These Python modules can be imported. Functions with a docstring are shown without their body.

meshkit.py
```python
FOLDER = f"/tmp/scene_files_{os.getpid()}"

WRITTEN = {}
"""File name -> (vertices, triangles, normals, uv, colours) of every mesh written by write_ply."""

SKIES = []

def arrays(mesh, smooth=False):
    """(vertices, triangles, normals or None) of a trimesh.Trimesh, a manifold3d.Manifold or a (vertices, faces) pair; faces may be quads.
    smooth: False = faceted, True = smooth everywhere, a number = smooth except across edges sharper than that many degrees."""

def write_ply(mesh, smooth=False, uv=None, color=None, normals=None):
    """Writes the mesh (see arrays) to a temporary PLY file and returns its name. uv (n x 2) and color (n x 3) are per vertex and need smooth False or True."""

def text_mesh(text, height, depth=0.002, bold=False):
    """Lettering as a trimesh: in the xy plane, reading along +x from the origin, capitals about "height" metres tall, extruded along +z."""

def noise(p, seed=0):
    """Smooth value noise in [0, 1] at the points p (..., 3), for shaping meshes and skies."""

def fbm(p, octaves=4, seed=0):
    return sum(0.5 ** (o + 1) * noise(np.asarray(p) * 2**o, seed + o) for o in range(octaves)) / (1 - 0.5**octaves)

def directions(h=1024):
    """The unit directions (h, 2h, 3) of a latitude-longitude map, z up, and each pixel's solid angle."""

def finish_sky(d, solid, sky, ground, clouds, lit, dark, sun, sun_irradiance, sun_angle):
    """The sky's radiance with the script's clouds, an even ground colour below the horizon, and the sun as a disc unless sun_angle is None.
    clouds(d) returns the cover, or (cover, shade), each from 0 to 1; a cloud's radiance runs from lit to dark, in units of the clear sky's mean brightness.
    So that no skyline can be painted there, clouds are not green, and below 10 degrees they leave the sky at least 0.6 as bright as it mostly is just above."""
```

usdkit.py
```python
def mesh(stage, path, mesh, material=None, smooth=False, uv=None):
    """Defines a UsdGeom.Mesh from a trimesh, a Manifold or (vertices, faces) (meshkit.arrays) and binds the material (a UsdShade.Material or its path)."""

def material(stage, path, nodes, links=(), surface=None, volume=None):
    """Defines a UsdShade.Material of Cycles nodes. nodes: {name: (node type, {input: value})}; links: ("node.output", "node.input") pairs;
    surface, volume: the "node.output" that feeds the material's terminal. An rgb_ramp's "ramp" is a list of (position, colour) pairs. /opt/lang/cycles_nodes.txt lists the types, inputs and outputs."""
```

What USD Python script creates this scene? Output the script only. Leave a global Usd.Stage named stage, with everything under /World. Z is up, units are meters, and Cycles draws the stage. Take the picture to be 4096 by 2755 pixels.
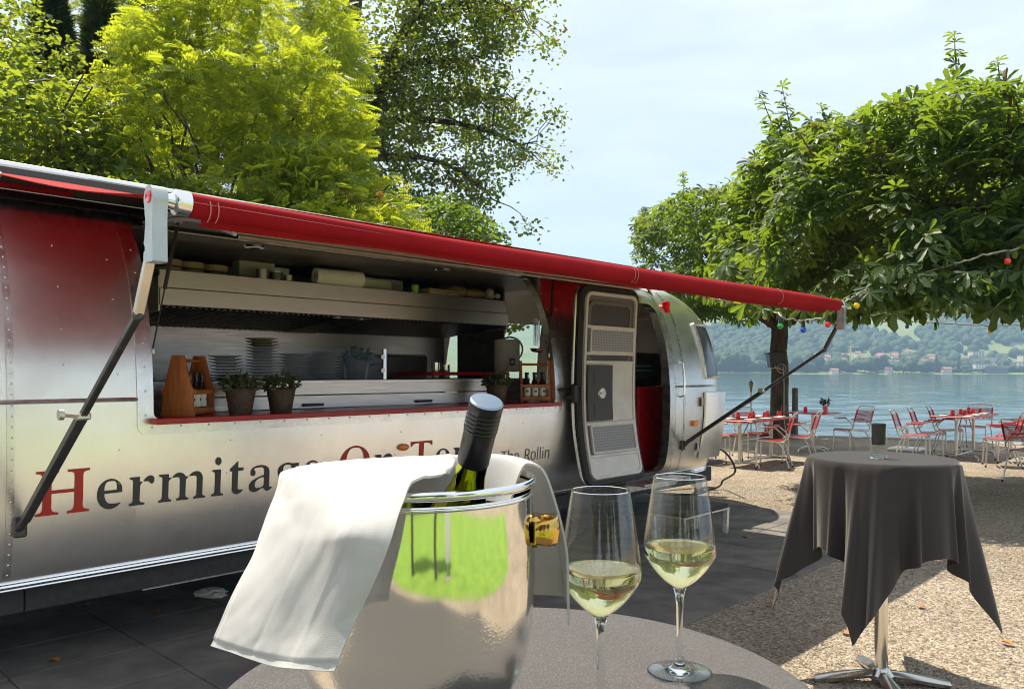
import math, json, random
import numpy as np, trimesh
from shapely.geometry import Polygon, box as sbox
import meshkit, usdkit
from pxr import Usd, UsdGeom, UsdLux, UsdShade, Gf, Sdf, Vt

stage = Usd.Stage.CreateInMemory()
UsdGeom.SetStageUpAxis(stage, UsdGeom.Tokens.z)
UsdGeom.SetStageMetersPerUnit(stage, 1.0)
world = UsdGeom.Xform.Define(stage, '/World')
stage.SetDefaultPrim(world.GetPrim())
stage.DefinePrim('/World/Looks', 'Scope')
rng = np.random.default_rng(7)

# ------------------------------------------------------------------ camera, sky, sun, exposure
CAM_H = 1.51
F = 800.0            # focal length in pixels of the 1024 px wide picture
CX, HY = 512.0, 372.0
EXPOSURE = 1.1
HAZE = 0.00030
cam = UsdGeom.Camera.Define(stage, '/World/Camera')
cam.AddTranslateOp().Set(Gf.Vec3d(0, 0, CAM_H))
cam.AddRotateXOp().Set(90.0)
cam.CreateHorizontalApertureAttr(36.0)
cam.CreateVerticalApertureAttr(36.0 * 688 / 1024)
cam.CreateFocalLengthAttr(36.0 * F / 1024)
cam.CreateVerticalApertureOffsetAttr((HY - 344.0) / 1024 * 36.0)
cam.CreateClippingRangeAttr(Gf.Vec2f(0.05, 30000))
cam.CreateExposureAttr(EXPOSURE)

SUN_TO = np.array([-0.30, 0.315, 1.0]); SUN_TO /= np.linalg.norm(SUN_TO)
SUN_EL = math.asin(SUN_TO[2]); SUN_ROT = math.atan2(SUN_TO[0], SUN_TO[1])
SKY_STRENGTH, SUN_INTENSITY = 0.068, 1.25
usdkit.material(stage, '/World/Looks/sky_air', {
    'tc': ('texture_coordinate', {}),
    'sky': ('sky_texture', {'sky_type': 'single_scattering', 'sun_disc': False, 'sun_elevation': SUN_EL, 'sun_rotation': SUN_ROT,
                            'air_density': 1.0, 'aerosol_density': 1.6, 'ozone_density': 1.0, 'altitude': 400.0}),
    'map': ('mapping', {'scale': (1.0, 1.4, 3.4), 'rotation': (0.2, 0.35, 0.5)}),
    'n': ('noise_texture', {'scale': 2.1, 'detail': 9.0, 'roughness': 0.58, 'distortion': 0.7}),
    'r': ('rgb_ramp', {'ramp': [(0.30, (0.78, 0.78, 0.78)), (0.46, (0.92, 0.92, 0.92)), (0.58, (1.0, 1.0, 1.0))]}),
    'm': ('mix', {}), 'map2': ('mapping', {'scale': (1.0, 1.8, 5.0), 'rotation': (0.1, -0.25, 0.9)}), 'n2': ('noise_texture', {'scale': 2.6, 'detail': 7.0, 'roughness': 0.55, 'distortion': 0.5}),
    'r2': ('rgb_ramp', {'ramp': [(0.34, (0.80, 0.83, 0.88)), (0.50, (0.94, 0.955, 0.98)), (0.62, (1.0, 1.0, 1.0))]}), 'sc': ('mix', {'mix_type': 'multiply', 'fac': 1.0, 'color2': (7.9, 7.9, 7.9)}),
    'b': ('background_shader', {'strength': SKY_STRENGTH})},
    [('tc.generated', 'map2.vector'), ('map2.vector', 'n2.vector'), ('n2.fac', 'r2.fac'), ('r2.color', 'sc.color1'), ('sc.color', 'm.color2'), ('tc.generated', 'map.vector'), ('map.vector', 'n.vector'), ('n.fac', 'r.fac'), ('r.color', 'm.fac'),
     ('sky.color', 'm.color1'), ('m.color', 'b.color')], surface='b.background')
dome = UsdLux.DomeLight.Define(stage, '/World/sky')
UsdShade.MaterialBindingAPI.Apply(dome.GetPrim()).Bind(UsdShade.Material.Get(stage, '/World/Looks/sky_air'))
dome.GetPrim().SetCustomDataByKey('kind', 'structure')
sun = UsdLux.DistantLight.Define(stage, '/World/sun')
sun.CreateNormalizeAttr(True); sun.CreateIntensityAttr(SUN_INTENSITY); sun.CreateAngleAttr(0.53)
sun.CreateColorAttr(Gf.Vec3f(1.0, 0.90, 0.72))
m3 = Gf.Matrix4d(); 
def look_rot(zdir):
    z = Gf.Vec3d(*map(float, zdir)); up = Gf.Vec3d(0, 1, 0)
    x = Gf.Cross(up, z).GetNormalized(); y = Gf.Cross(z, x)
    return Gf.Matrix4d(x[0], x[1], x[2], 0, y[0], y[1], y[2], 0, z[0], z[1], z[2], 0, 0, 0, 0, 1)
sun.AddTransformOp().Set(look_rot(SUN_TO))

# ------------------------------------------------------------------ helpers
TH = math.atan2(0.7242, 0.6896); CT, ST = math.cos(TH), math.sin(TH); TDEG = math.degrees(TH)
def T2W(p):
    p = np.asarray(p, float)
    return np.stack([p[..., 0] * CT - p[..., 1] * ST, p[..., 0] * ST + p[..., 1] * CT, p[..., 2]], -1)
def at(px, py, Y):            # point seen at pixel (px, py) at depth Y
    return np.array([(px - CX) / F * Y, Y, CAM_H - (py - HY) / F * Y])
def ground(px, py, z=0.0):
    Y = F * (CAM_H - z) / (py - HY); return np.array([(px - CX) / F * Y, Y, z])
def Rz(a):
    c, s = math.cos(a), math.sin(a); return np.array([[c, -s, 0], [s, c, 0], [0, 0, 1.0]])
def Rx(a):
    c, s = math.cos(a), math.sin(a); return np.array([[1, 0, 0], [0, c, -s], [0, s, c.real]])
def Ry(a):
    c, s = math.cos(a), math.sin(a); return np.array([[c, 0, s], [0, 1, 0], [-s, 0, c]])
def frame_to(d):              # rotation whose z axis is d
    d = np.asarray(d, float) / np.linalg.norm(d)
    a = np.array([1.0, 0, 0]) if abs(d[0]) < 0.9 else np.array([0, 1.0, 0])
    x = np.cross(a, d); x /= np.linalg.norm(x); y = np.cross(d, x)
    return np.stack([x, y, d], 1)

class MB:
    def __init__(s): s.v, s.f, s.n = [], [], 0
    def add(s, v, f):
        v, f = np.asarray(v, float), np.asarray(f, int)
        if f.shape[1] == 4: f = np.vstack([f[:, [0, 1, 2]], f[:, [0, 2, 3]]])
        s.v.append(v); s.f.append(f + s.n); s.n += len(v); return s
    def tm(s, t): return s.add(t.vertices, t.faces)
    def box(s, c, d, R=None):
        d = np.asarray(d, float) / 2
        v = np.array([[x, y, z] for x in (-1, 1) for y in (-1, 1) for z in (-1, 1)]) * d
        if R is not None: v = v @ R.T
        return s.add(v + np.asarray(c), [[0, 1, 3, 2], [4, 6, 7, 5], [0, 4, 5, 1], [2, 3, 7, 6], [0, 2, 6, 4], [1, 5, 7, 3]])
    def cbox(s, c, d, b=0.005, R=None):      # chamfered box
        d = np.asarray(d, float) / 2; b = min(b, 0.49 * 2 * d.min())
        v = []
        for x in (-1, 1):
            for y in (-1, 1):
                for z in (-1, 1):
                    e = np.array([x, y, z]) * d; g = np.array([x, y, z]) * b
                    v += [e - [0, g[1], g[2]], e - [g[0], 0, g[2]], e - [g[0], g[1], 0]]
        h = trimesh.convex.convex_hull(np.array(v))
        w = h.vertices if R is None else h.vertices @ R.T
        return s.add(w + np.asarray(c), h.faces)
    def tube(s, pts, r, n=8, caps=True):
        P = np.asarray(pts, float); r = np.broadcast_to(np.asarray(r, float), len(P))
        t = np.gradient(P, axis=0); t /= np.linalg.norm(t, axis=1, keepdims=True) + 1e-12
        a = np.array([0, 0, 1.0]) if abs(t[0][2]) < 0.9 else np.array([1.0, 0, 0])
        u = a - t[0] * (a @ t[0]); u /= np.linalg.norm(u)
        ang = np.arange(n) / n * 2 * np.pi; V = []
        for i in range(len(P)):
            u = u - t[i] * (u @ t[i]); u /= np.linalg.norm(u); w = np.cross(t[i], u)
            V.append(P[i] + r[i] * (np.cos(ang)[:, None] * u + np.sin(ang)[:, None] * w))
        V = np.vstack(V); q = []
        for i in range(len(P) - 1):
            for k in range(n):
                q.append([i * n + k, i * n + (k + 1) % n, (i + 1) * n + (k + 1) % n, (i + 1) * n + k])
        s.add(V, q)
        if caps:
            for i, o in ((0, 1), (len(P) - 1, -1)):
                s.add(np.vstack([V[i * n:(i + 1) * n], P[i]]), [[n, (k + 1) % n, k][::o] for k in range(n)])
        return s
    def lathe(s, prof, n=32, c=(0, 0, 0), R=None, arc=None):
        prof = np.asarray(prof, float); m = len(prof)
        full = arc is None
        ang = np.arange(n) / n * 2 * np.pi if full else np.linspace(arc[0], arc[1], n)
        V = np.stack([prof[None, :, 0] * np.cos(ang)[:, None], prof[None, :, 0] * np.sin(ang)[:, None], np.broadcast_to(prof[:, 1], (n, m))], -1).reshape(-1, 3)
        if R is not None: V = V @ R.T
        q = []
        for k in range(n if full else n - 1):
            k2 = (k + 1) % n
            for j in range(m - 1): q.append([k * m + j, k2 * m + j, k2 * m + j + 1, k * m + j + 1])
        return s.add(V + np.asarray(c), q)
    def sheet(s, G, closed=False):
        G = np.asarray(G, float); I, J = G.shape[:2]; i, j = np.meshgrid(np.arange(I - 1), np.arange(J if closed else J - 1), indexing='ij')
        j2 = (j + 1) % J
        q = np.stack([i * J + j, (i + 1) * J + j, (i + 1) * J + j2, i * J + j2], -1).reshape(-1, 4)
        return s.add(G.reshape(-1, 3), q)
    def thick(s, G, th, nrm=None):           # sheet with thickness
        G = np.asarray(G, float)
        if nrm is None:
            du = np.gradient(G, axis=0); dv = np.gradient(G, axis=1); N = np.cross(du, dv); N /= np.linalg.norm(N, axis=-1, keepdims=True) + 1e-12
        else: N = np.broadcast_to(np.asarray(nrm, float), G.shape)
        A, B = G + N * th / 2, G - N * th / 2
        s.sheet(A); s.sheet(B[::-1])
        for e in ((A[0], B[0]), (B[-1], A[-1]), (B[:, 0], A[:, 0]), (A[:, -1], B[:, -1])): s.sheet(np.stack(e, 0))
        return s
    def prism(s, poly, h, R=None, c=(0, 0, 0)):
        t = trimesh.creation.extrude_polygon(poly, h, engine='earcut')
        v = t.vertices if R is None else t.vertices @ np.asarray(R).T
        return s.add(v + np.asarray(c), t.faces)
    def sphere(s, c, r, sub=2, sc=(1, 1, 1)):
        t = trimesh.creation.icosphere(sub, 1.0); return s.add(t.vertices * r * np.asarray(sc) + np.asarray(c), t.faces)
    def arrays(s): return np.vstack(s.v), np.vstack(s.f)

counts = {}
def numbered(parent, name):
    k = (parent, name); n = counts.get(k, -1) + 1; counts[k] = n
    return f'{parent}/{name}' if n == 0 else f'{parent}/{name}_{n:03d}'
def data(prim, label=None, cat=None, group=None, kind=None):
    for k, v in (('label', label), ('category', cat), ('group', group), ('kind', kind)):
        if v: prim.SetCustomDataByKey(k, v)
class Thing:
    def __init__(s, name, label, cat, group=None, loc=(0, 0, 0), rotz=0.0, base=(0, 0, 0), kind=None):
        s.path = numbered('/World', name); s.base = np.asarray(base, float); s.name = name; s.group = group; s.cat = cat
        x = UsdGeom.Xform.Define(stage, s.path)
        x.AddTranslateOp().Set(Gf.Vec3d(*map(float, loc))); x.AddRotateZOp().Set(float(rotz))
        s.prim = x.GetPrim(); data(s.prim, label, cat, group, kind)
    def part(s, name, mb, mat, smooth=30, label=None, kind=None, under=None, uv=None):
        v, f = mb.arrays() if isinstance(mb, MB) else (np.asarray(mb[0]), np.asarray(mb[1]))
        p = numbered(under or s.path, name)
        m = usdkit.mesh(stage, p, (v - s.base, f), MAT[mat], smooth)
        data(m.GetPrim(), label, None, None, kind)
        return p
def thingT(name, label, cat, base, group=None, kind=None):     # built in the trailer's frame (u along it, y away from the camera)
    return Thing(name, label, cat, group, T2W(base), TDEG, base, kind)
def thingW(name, label, cat, base, group=None, kind=None):
    return Thing(name, label, cat, group, base, 0.0, base, kind)
def solo(name, mb, mat, label=None, cat=None, group=None, kind=None, smooth=30, base=None, frame='W', loc=None, rotz=0):
    v, f = mb.arrays() if isinstance(mb, MB) else mb
    if base is None: base = np.array([v[:, 0].mean(), v[:, 1].mean(), v[:, 2].min()])
    base = np.asarray(base, float)
    p = numbered('/World', name)
    m = usdkit.mesh(stage, p, (v - base, f), MAT[mat], smooth)
    l = (T2W(base) if frame == 'T' else base) if loc is None else loc
    m.AddTranslateOp().Set(Gf.Vec3d(*map(float, l))); m.AddRotateZOp().Set(TDEG if frame == 'T' else float(rotz))
    data(m.GetPrim(), label, cat, group, kind); return p
def dup(src, loc, rotz, label, group=None):
    p = numbered('/World', src.name)
    x = UsdGeom.Xform.Define(stage, p)
    x.AddTranslateOp().Set(Gf.Vec3d(*map(float, loc))); x.AddRotateZOp().Set(float(rotz))
    x.GetPrim().GetReferences().AddInternalReference(src.path); x.GetPrim().SetInstanceable(True)
    data(x.GetPrim(), label, src.cat, group or src.group); return p
class Proto:                      # builds once, then copies
    def __init__(s, build): s.b, s.t = build, None
    def __call__(s, loc, rotz, label, group=None):
        if s.t is None: s.t = s.b(loc, rotz, label, group); return s.t.path
        return dup(s.t, loc, rotz, label, group)

# ------------------------------------------------------------------ materials
MAT = {}
def M(name, c1, c2=None, scale=6.0, rough=0.5, metal=0.0, bump=None, spec=0.5, detail=4.0, world=False, extra=None, rough2=None, ramp=(0.35, 0.65), coat=0.0, stretch=None, sheen=0.0):
    n = {'p': ('principled_bsdf', {'base_color': c1, 'roughness': rough, 'metallic': metal, 'specular_ior_level': spec, 'coat_weight': coat, 'sheen_weight': sheen})}
    l = []
    if c2 is not None or bump is not None or rough2 is not None:
        n['co'] = ('geometry', {}) if world else ('texture_coordinate', {})
        src = 'co.position' if world else 'co.object'
        if stretch is not None:
            n['mp'] = ('mapping', {'scale': stretch}); l.append((src, 'mp.vector')); src = 'mp.vector'
    if c2 is not None or rough2 is not None:
        n['n'] = ('noise_texture', {'scale': scale, 'detail': detail, 'roughness': 0.6}); l.append((src, 'n.vector'))
    if c2 is not None:
        n['r'] = ('rgb_ramp', {'ramp': [(ramp[0], c1), (ramp[1], c2)]}); l += [('n.fac', 'r.fac'), ('r.color', 'p.base_color')]
    if rough2 is not None:
        n['mr'] = ('map_range', {'from_min': 0.35, 'from_max': 0.65, 'to_min': rough, 'to_max': rough2}); l += [('n.fac', 'mr.value'), ('mr.result', 'p.roughness')]
    if bump is not None:
        n['bn'] = ('noise_texture', {'scale': bump[0], 'detail': bump[2] if len(bump) > 2 else 3.0, 'roughness': 0.6}); n['b'] = ('bump', {'strength': bump[3] if len(bump) > 3 else 1.0, 'distance': bump[1]})
        l += [(src, 'bn.vector'), ('bn.fac', 'b.height'), ('b.normal', 'p.normal')]
    MAT[name] = usdkit.material(stage, '/World/Looks/' + name, n, l, surface='p.BSDF')
def leafmat(name, dark, mid, light, trans, tw=0.45, rough=0.42):
    MAT[name] = usdkit.material(stage, '/World/Looks/' + name, {
        'g': ('geometry', {}),
        'r': ('rgb_ramp', {'ramp': [(0.0, dark), (0.55, mid), (1.0, light)]}),
        'p': ('principled_bsdf', {'roughness': rough, 'specular_ior_level': 0.5}),
        'r2': ('rgb_ramp', {'ramp': [(0.0, tuple(0.6 * x for x in trans)), (1.0, trans)]}),
        't': ('translucent_bsdf', {}), 'm': ('mix_closure', {'fac': tw})},
        [('g.random_per_island', 'r.fac'), ('g.random_per_island', 'r2.fac'), ('r.color', 'p.base_color'), ('r2.color', 't.color'), ('p.BSDF', 'm.closure1'), ('t.BSDF', 'm.closure2')], surface='m.closure')
def thin_glass(name, tint=(1, 1, 1), rough=0.0, ior=1.5, edge=0.95, base=0.045):
    MAT[name] = usdkit.material(stage, '/World/Looks/' + name, {
        'lw': ('layer_weight', {'blend': 0.5}), 'pw': ('math', {'math_type': 'power', 'value2': 5.0}), 'f': ('math', {'math_type': 'multiply_add', 'value2': edge, 'value3': base}), 't': ('transparent_bsdf', {'color': tint}), 'g': ('glossy_bsdf', {'color': (1, 1, 1), 'roughness': rough}), 'm': ('mix_closure', {})},
        [('lw.facing', 'pw.value1'), ('pw.value', 'f.value1'), ('f.value', 'm.fac'), ('t.BSDF', 'm.closure1'), ('g.BSDF', 'm.closure2')], surface='m.closure')
def solid_glass(name, color, ior=1.5, rough=0.0):
    MAT[name] = usdkit.material(stage, '/World/Looks/' + name, {'g': ('glass_bsdf', {'color': color, 'IOR': ior, 'roughness': rough})}, [], surface='g.BSDF')

M('aluminium', (0.90, 0.89, 0.87), (0.88, 0.87, 0.85), scale=3.0, rough=0.30, metal=1.0, bump=(1.9, 0.022, 1.5, 0.55), rough2=0.335)
M('aluminium_plain', (0.78, 0.78, 0.77), rough=0.24, metal=1.0, rough2=0.34, scale=9)
M('chrome', (0.86, 0.86, 0.86), rough=0.08, metal=1.0)
M('steel_brushed', (0.58, 0.55, 0.52), (0.50, 0.47, 0.45), scale=5, rough=0.33, metal=1.0, rough2=0.42, stretch=(1, 1, 30))
M('steel_dark', (0.16, 0.15, 0.14), rough=0.4, metal=1.0)
M('black_rubber', (0.012, 0.012, 0.013), rough=0.55, bump=(60, 0.0006))
M('black_plastic', (0.014, 0.014, 0.015), (0.022, 0.022, 0.023), rough=0.38)
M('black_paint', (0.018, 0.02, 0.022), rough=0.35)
M('skirt_black', (0.016, 0.017, 0.02), (0.03, 0.03, 0.032), scale=30, rough=0.55)
M('grey_cast', (0.42, 0.47, 0.50), (0.36, 0.41, 0.44), scale=14, rough=0.38, metal=0.35)
M('arm_dark', (0.05, 0.052, 0.055), (0.085, 0.085, 0.085), scale=16, rough=0.36, metal=0.5)
M('arm_light', (0.55, 0.52, 0.45), (0.48, 0.46, 0.40), rough=0.3, metal=0.9)
MAT['red_canvas'] = usdkit.material(stage, '/World/Looks/red_canvas_lit', {
    'tc': ('texture_coordinate', {}), 'n': ('noise_texture', {'scale': 4.0, 'detail': 5.0}), 'r': ('rgb_ramp', {'ramp': [(0.35, (0.36, 0.006, 0.013)), (0.65, (0.29, 0.005, 0.011))]}),
    'p': ('principled_bsdf', {'roughness': 0.8, 'specular_ior_level': 0.2}), 't': ('translucent_bsdf', {'color': (0.55, 0.010, 0.02)}), 'm': ('mix_closure', {'fac': 0.20})},
    [('tc.object', 'n.vector'), ('n.fac', 'r.fac'), ('r.color', 'p.base_color'), ('p.BSDF', 'm.closure1'), ('t.BSDF', 'm.closure2')], surface='m.closure')
M('thread_light', (0.52, 0.20, 0.18), rough=0.8)
M('trim_gold', (0.66, 0.58, 0.46), (0.52, 0.46, 0.37), scale=12, rough=0.36, metal=0.85)
M('roof_shade_brown', (0.026, 0.021, 0.018), (0.02, 0.016, 0.014), scale=4, rough=0.7, spec=0.1)  # dark tone for shade and mirrored awning on the roof curve
M('channel_dark', (0.045, 0.055, 0.052), rough=0.4)
M('red_counter', (0.38, 0.010, 0.012), (0.33, 0.009, 0.010), rough=0.32, scale=9)
M('red_cabinet', (0.62, 0.008, 0.014), rough=0.4)
M('red_plastic', (0.36, 0.008, 0.012), (0.31, 0.007, 0.010), rough=0.4)
M('red_lamp', (0.65, 0.01, 0.01), rough=0.12, coat=0.5)
M('amber_lamp', (0.75, 0.22, 0.01), rough=0.12, coat=0.5)
M('letter_red', (0.42, 0.02, 0.012), rough=0.4)
M('letter_grey', (0.038, 0.040, 0.042), rough=0.42)
M('lining_grey', (0.48, 0.45, 0.41), (0.42, 0.39, 0.36), rough=0.45, metal=0.2)
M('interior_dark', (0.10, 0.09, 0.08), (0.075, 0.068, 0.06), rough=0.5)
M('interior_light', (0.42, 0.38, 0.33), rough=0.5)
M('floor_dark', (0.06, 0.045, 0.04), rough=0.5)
M('door_grey', (0.17, 0.155, 0.145), (0.15, 0.138, 0.13), scale=40, rough=0.5)
M('door_dark', (0.055, 0.05, 0.05), rough=0.5)
M('door_light', (0.66, 0.66, 0.63), (0.76, 0.76, 0.73), scale=7, rough=0.45, detail=6)
M('worn_white', (0.74, 0.72, 0.68), (0.64, 0.62, 0.58), rough=0.5)
M('paper', (0.72, 0.68, 0.58), rough=0.8)
M('wood_crate', (0.44, 0.145, 0.032), (0.29, 0.08, 0.018), scale=5, rough=0.38, stretch=(9, 9, 1), coat=0.2, bump=(30, 0.0008))
M('wood_light', (0.36, 0.25, 0.13), (0.28, 0.18, 0.09), scale=9, rough=0.6)
M('wicker', (0.042, 0.028, 0.018), (0.085, 0.055, 0.035), scale=55, rough=0.6, bump=(90, 0.003, 2.0))
M('soil', (0.03, 0.022, 0.016), rough=0.9)
M('bottle_brown', (0.012, 0.006, 0.004), rough=0.08, coat=0.6)
M('white_label', (0.75, 0.74, 0.72), rough=0.55)
M('china', (0.42, 0.37, 0.29), rough=0.25)
M('green_plastic', (0.30, 0.52, 0.10), rough=0.4)
MAT['linen_white'] = usdkit.material(stage, '/World/Looks/linen_white', {
    'tc': ('texture_coordinate', {}), 'n': ('noise_texture', {'scale': 30.0, 'detail': 4.0}), 'r': ('rgb_ramp', {'ramp': [(0.35, (0.56, 0.565, 0.58)), (0.65, (0.62, 0.625, 0.64))]}),
    'v': ('voronoi_texture', {'scale': 620.0, 'randomness': 0.35}), 'b': ('bump', {'strength': 0.25, 'distance': 0.0004, 'invert': True}),
    'p': ('principled_bsdf', {'roughness': 0.95, 'specular_ior_level': 0.1}), 't': ('translucent_bsdf', {'color': (0.72, 0.71, 0.69)}), 'm': ('mix_closure', {'fac': 0.30})},
    [('tc.object', 'n.vector'), ('tc.object', 'v.vector'), ('n.fac', 'r.fac'), ('r.color', 'p.base_color'), ('v.distance', 'b.height'), ('b.normal', 'p.normal'), ('p.BSDF', 'm.closure1'), ('t.BSDF', 'm.closure2')], surface='m.closure')
M('stone_kerb', (0.20, 0.18, 0.16), (0.28, 0.25, 0.22), scale=4, rough=0.85, bump=(30, 0.01))
M('bark', (0.085, 0.058, 0.036), (0.035, 0.024, 0.016), scale=7, rough=0.9, bump=(14, 0.03, 5.0), stretch=(1, 1, 0.35))
M('bark_grey', (0.06, 0.046, 0.036), (0.028, 0.021, 0.017), scale=6, rough=0.9, bump=(12, 0.02, 4.0), stretch=(1, 1, 0.4))
M('twig', (0.16, 0.085, 0.045), (0.10, 0.06, 0.03), rough=0.7)
M('brass', (0.72, 0.45, 0.12), (0.58, 0.34, 0.08), scale=20, rough=0.14, metal=1.0, bump=(30, 0.001))
M('steel_tube', (0.60, 0.58, 0.54), (0.50, 0.48, 0.44), rough=0.34, metal=0.85, scale=15)
M('steel_post', (0.72, 0.70, 0.67), rough=0.12, metal=1.0, rough2=0.2, scale=4)
M('steel_foot', (0.62, 0.60, 0.57), rough=0.22, metal=1.0, rough2=0.32)
M('red_glass', (0.55, 0.006, 0.008), rough=0.06, coat=0.6)
M('mat_dark', (0.03, 0.03, 0.034), rough=0.7)
M('bulb_red', (0.75, 0.03, 0.02), rough=0.15, coat=0.5)
M('bulb_green', (0.02, 0.38, 0.07), rough=0.15, coat=0.5)
M('bulb_blue', (0.02, 0.09, 0.62), rough=0.15, coat=0.5)
M('bulb_yellow', (0.80, 0.48, 0.01), rough=0.15, coat=0.5)
M('cable_grey', (0.30, 0.28, 0.25), rough=0.6)
M('rope', (0.36, 0.30, 0.20), rough=0.85)
M('wood_grey', (0.16, 0.14, 0.105), (0.10, 0.09, 0.07), rough=0.85, scale=5, stretch=(6, 6, 1), bump=(20, 0.004))
M('bamboo', (0.30, 0.21, 0.10), rough=0.6)
M('dry_leaf', (0.42, 0.16, 0.03), (0.30, 0.12, 0.03), rough=0.7)
M('napkin_black', (0.010, 0.010, 0.012), rough=0.85, bump=(300, 0.001))
M('capsule_black', (0.005, 0.005, 0.007), rough=0.26, spec=0.45)
M('capsule_top', (0.26, 0.32, 0.40), (0.20, 0.26, 0.34), scale=40, rough=0.3, metal=0.85)  # bluish tone stands for the sky mirrored in the cap top
M('wall_cream', (0.52, 0.46, 0.38), rough=0.9); M('wall_white', (0.66, 0.63, 0.58), rough=0.9); M('wall_grey', (0.40, 0.38, 0.36), rough=0.9)
M('roof_brown', (0.20, 0.115, 0.08), rough=0.9); M('roof_red', (0.34, 0.12, 0.08), rough=0.9); M('roof_grey', (0.20, 0.19, 0.19), rough=0.9)
M('window_dark', (0.05, 0.06, 0.07), rough=0.2)
M('teal_bright', (0.10, 0.62, 0.57), rough=0.3)  # bright teal base colour for the oven racks, no emission
M('crane_yellow', (0.55, 0.40, 0.18), rough=0.7)
M('meadow', (0.10, 0.145, 0.04), (0.15, 0.165, 0.055), scale=0.012, rough=0.95, world=True)
M('far_forest', (0.030, 0.055, 0.018), (0.055, 0.085, 0.026), scale=0.05, rough=0.95, world=True, bump=(0.25, 2.0, 3.0))
M('mountain', (0.035, 0.055, 0.022), (0.06, 0.085, 0.035), scale=0.012, rough=0.95, world=True)
M('asphalt', (0.085, 0.082, 0.080), (0.06, 0.058, 0.057), scale=20, rough=0.9, world=True)
M('lawn_green', (0.13, 0.25, 0.025), (0.21, 0.34, 0.045), scale=1.2, rough=0.95, world=True, bump=(60, 0.03))
leafmat('leaf_chestnut', (0.020, 0.052, 0.012), (0.036, 0.082, 0.016), (0.085, 0.14, 0.022), (0.52, 0.74, 0.05), 0.40, 0.50)
leafmat('leaf_yellow', (0.16, 0.20, 0.02), (0.21, 0.25, 0.025), (0.26, 0.26, 0.03), (0.5, 0.5, 0.04), 0.4)
leafmat('leaf_locust', (0.08, 0.145, 0.012), (0.13, 0.20, 0.016), (0.22, 0.26, 0.02), (0.88, 1.0, 0.05), 0.56)
leafmat('leaf_hedge', (0.028, 0.062, 0.012), (0.055, 0.105, 0.018), (0.10, 0.15, 0.022), (0.72, 0.88, 0.06), 0.46, 0.30)
leafmat('leaf_thuja', (0.014, 0.030, 0.010), (0.022, 0.044, 0.013), (0.06, 0.085, 0.018), (0.18, 0.26, 0.03), 0.25)
leafmat('leaf_oak', (0.030, 0.056, 0.012), (0.052, 0.084, 0.016), (0.10, 0.125, 0.022), (0.52, 0.66, 0.05), 0.46)
leafmat('leaf_rust', (0.20, 0.10, 0.02), (0.26, 0.13, 0.02), (0.30, 0.17, 0.025), (0.5, 0.28, 0.04), 0.4)
leafmat('leaf_hazel', (0.024, 0.052, 0.014), (0.04, 0.08, 0.018), (0.08, 0.115, 0.02), (0.44, 0.66, 0.05), 0.44)
leafmat('leaf_pot', (0.085, 0.12, 0.055), (0.14, 0.18, 0.085), (0.23, 0.27, 0.14), (0.2, 0.25, 0.08), 0.2)
leafmat('far_poplar', (0.014, 0.03, 0.010), (0.018, 0.036, 0.012), (0.024, 0.044, 0.014), (0.1, 0.15, 0.03), 0.1, 0.8)
leafmat('far_crown', (0.026, 0.052, 0.014), (0.052, 0.092, 0.022), (0.12, 0.15, 0.038), (0.15, 0.2, 0.04), 0.15, 0.8)
thin_glass('glass_thin', edge=0.55, base=0.012); thin_glass('glass_pane', (0.93, 0.95, 0.95), edge=0.45, base=0.010); thin_glass('glass_dark', (0.30, 0.33, 0.34))
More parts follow.
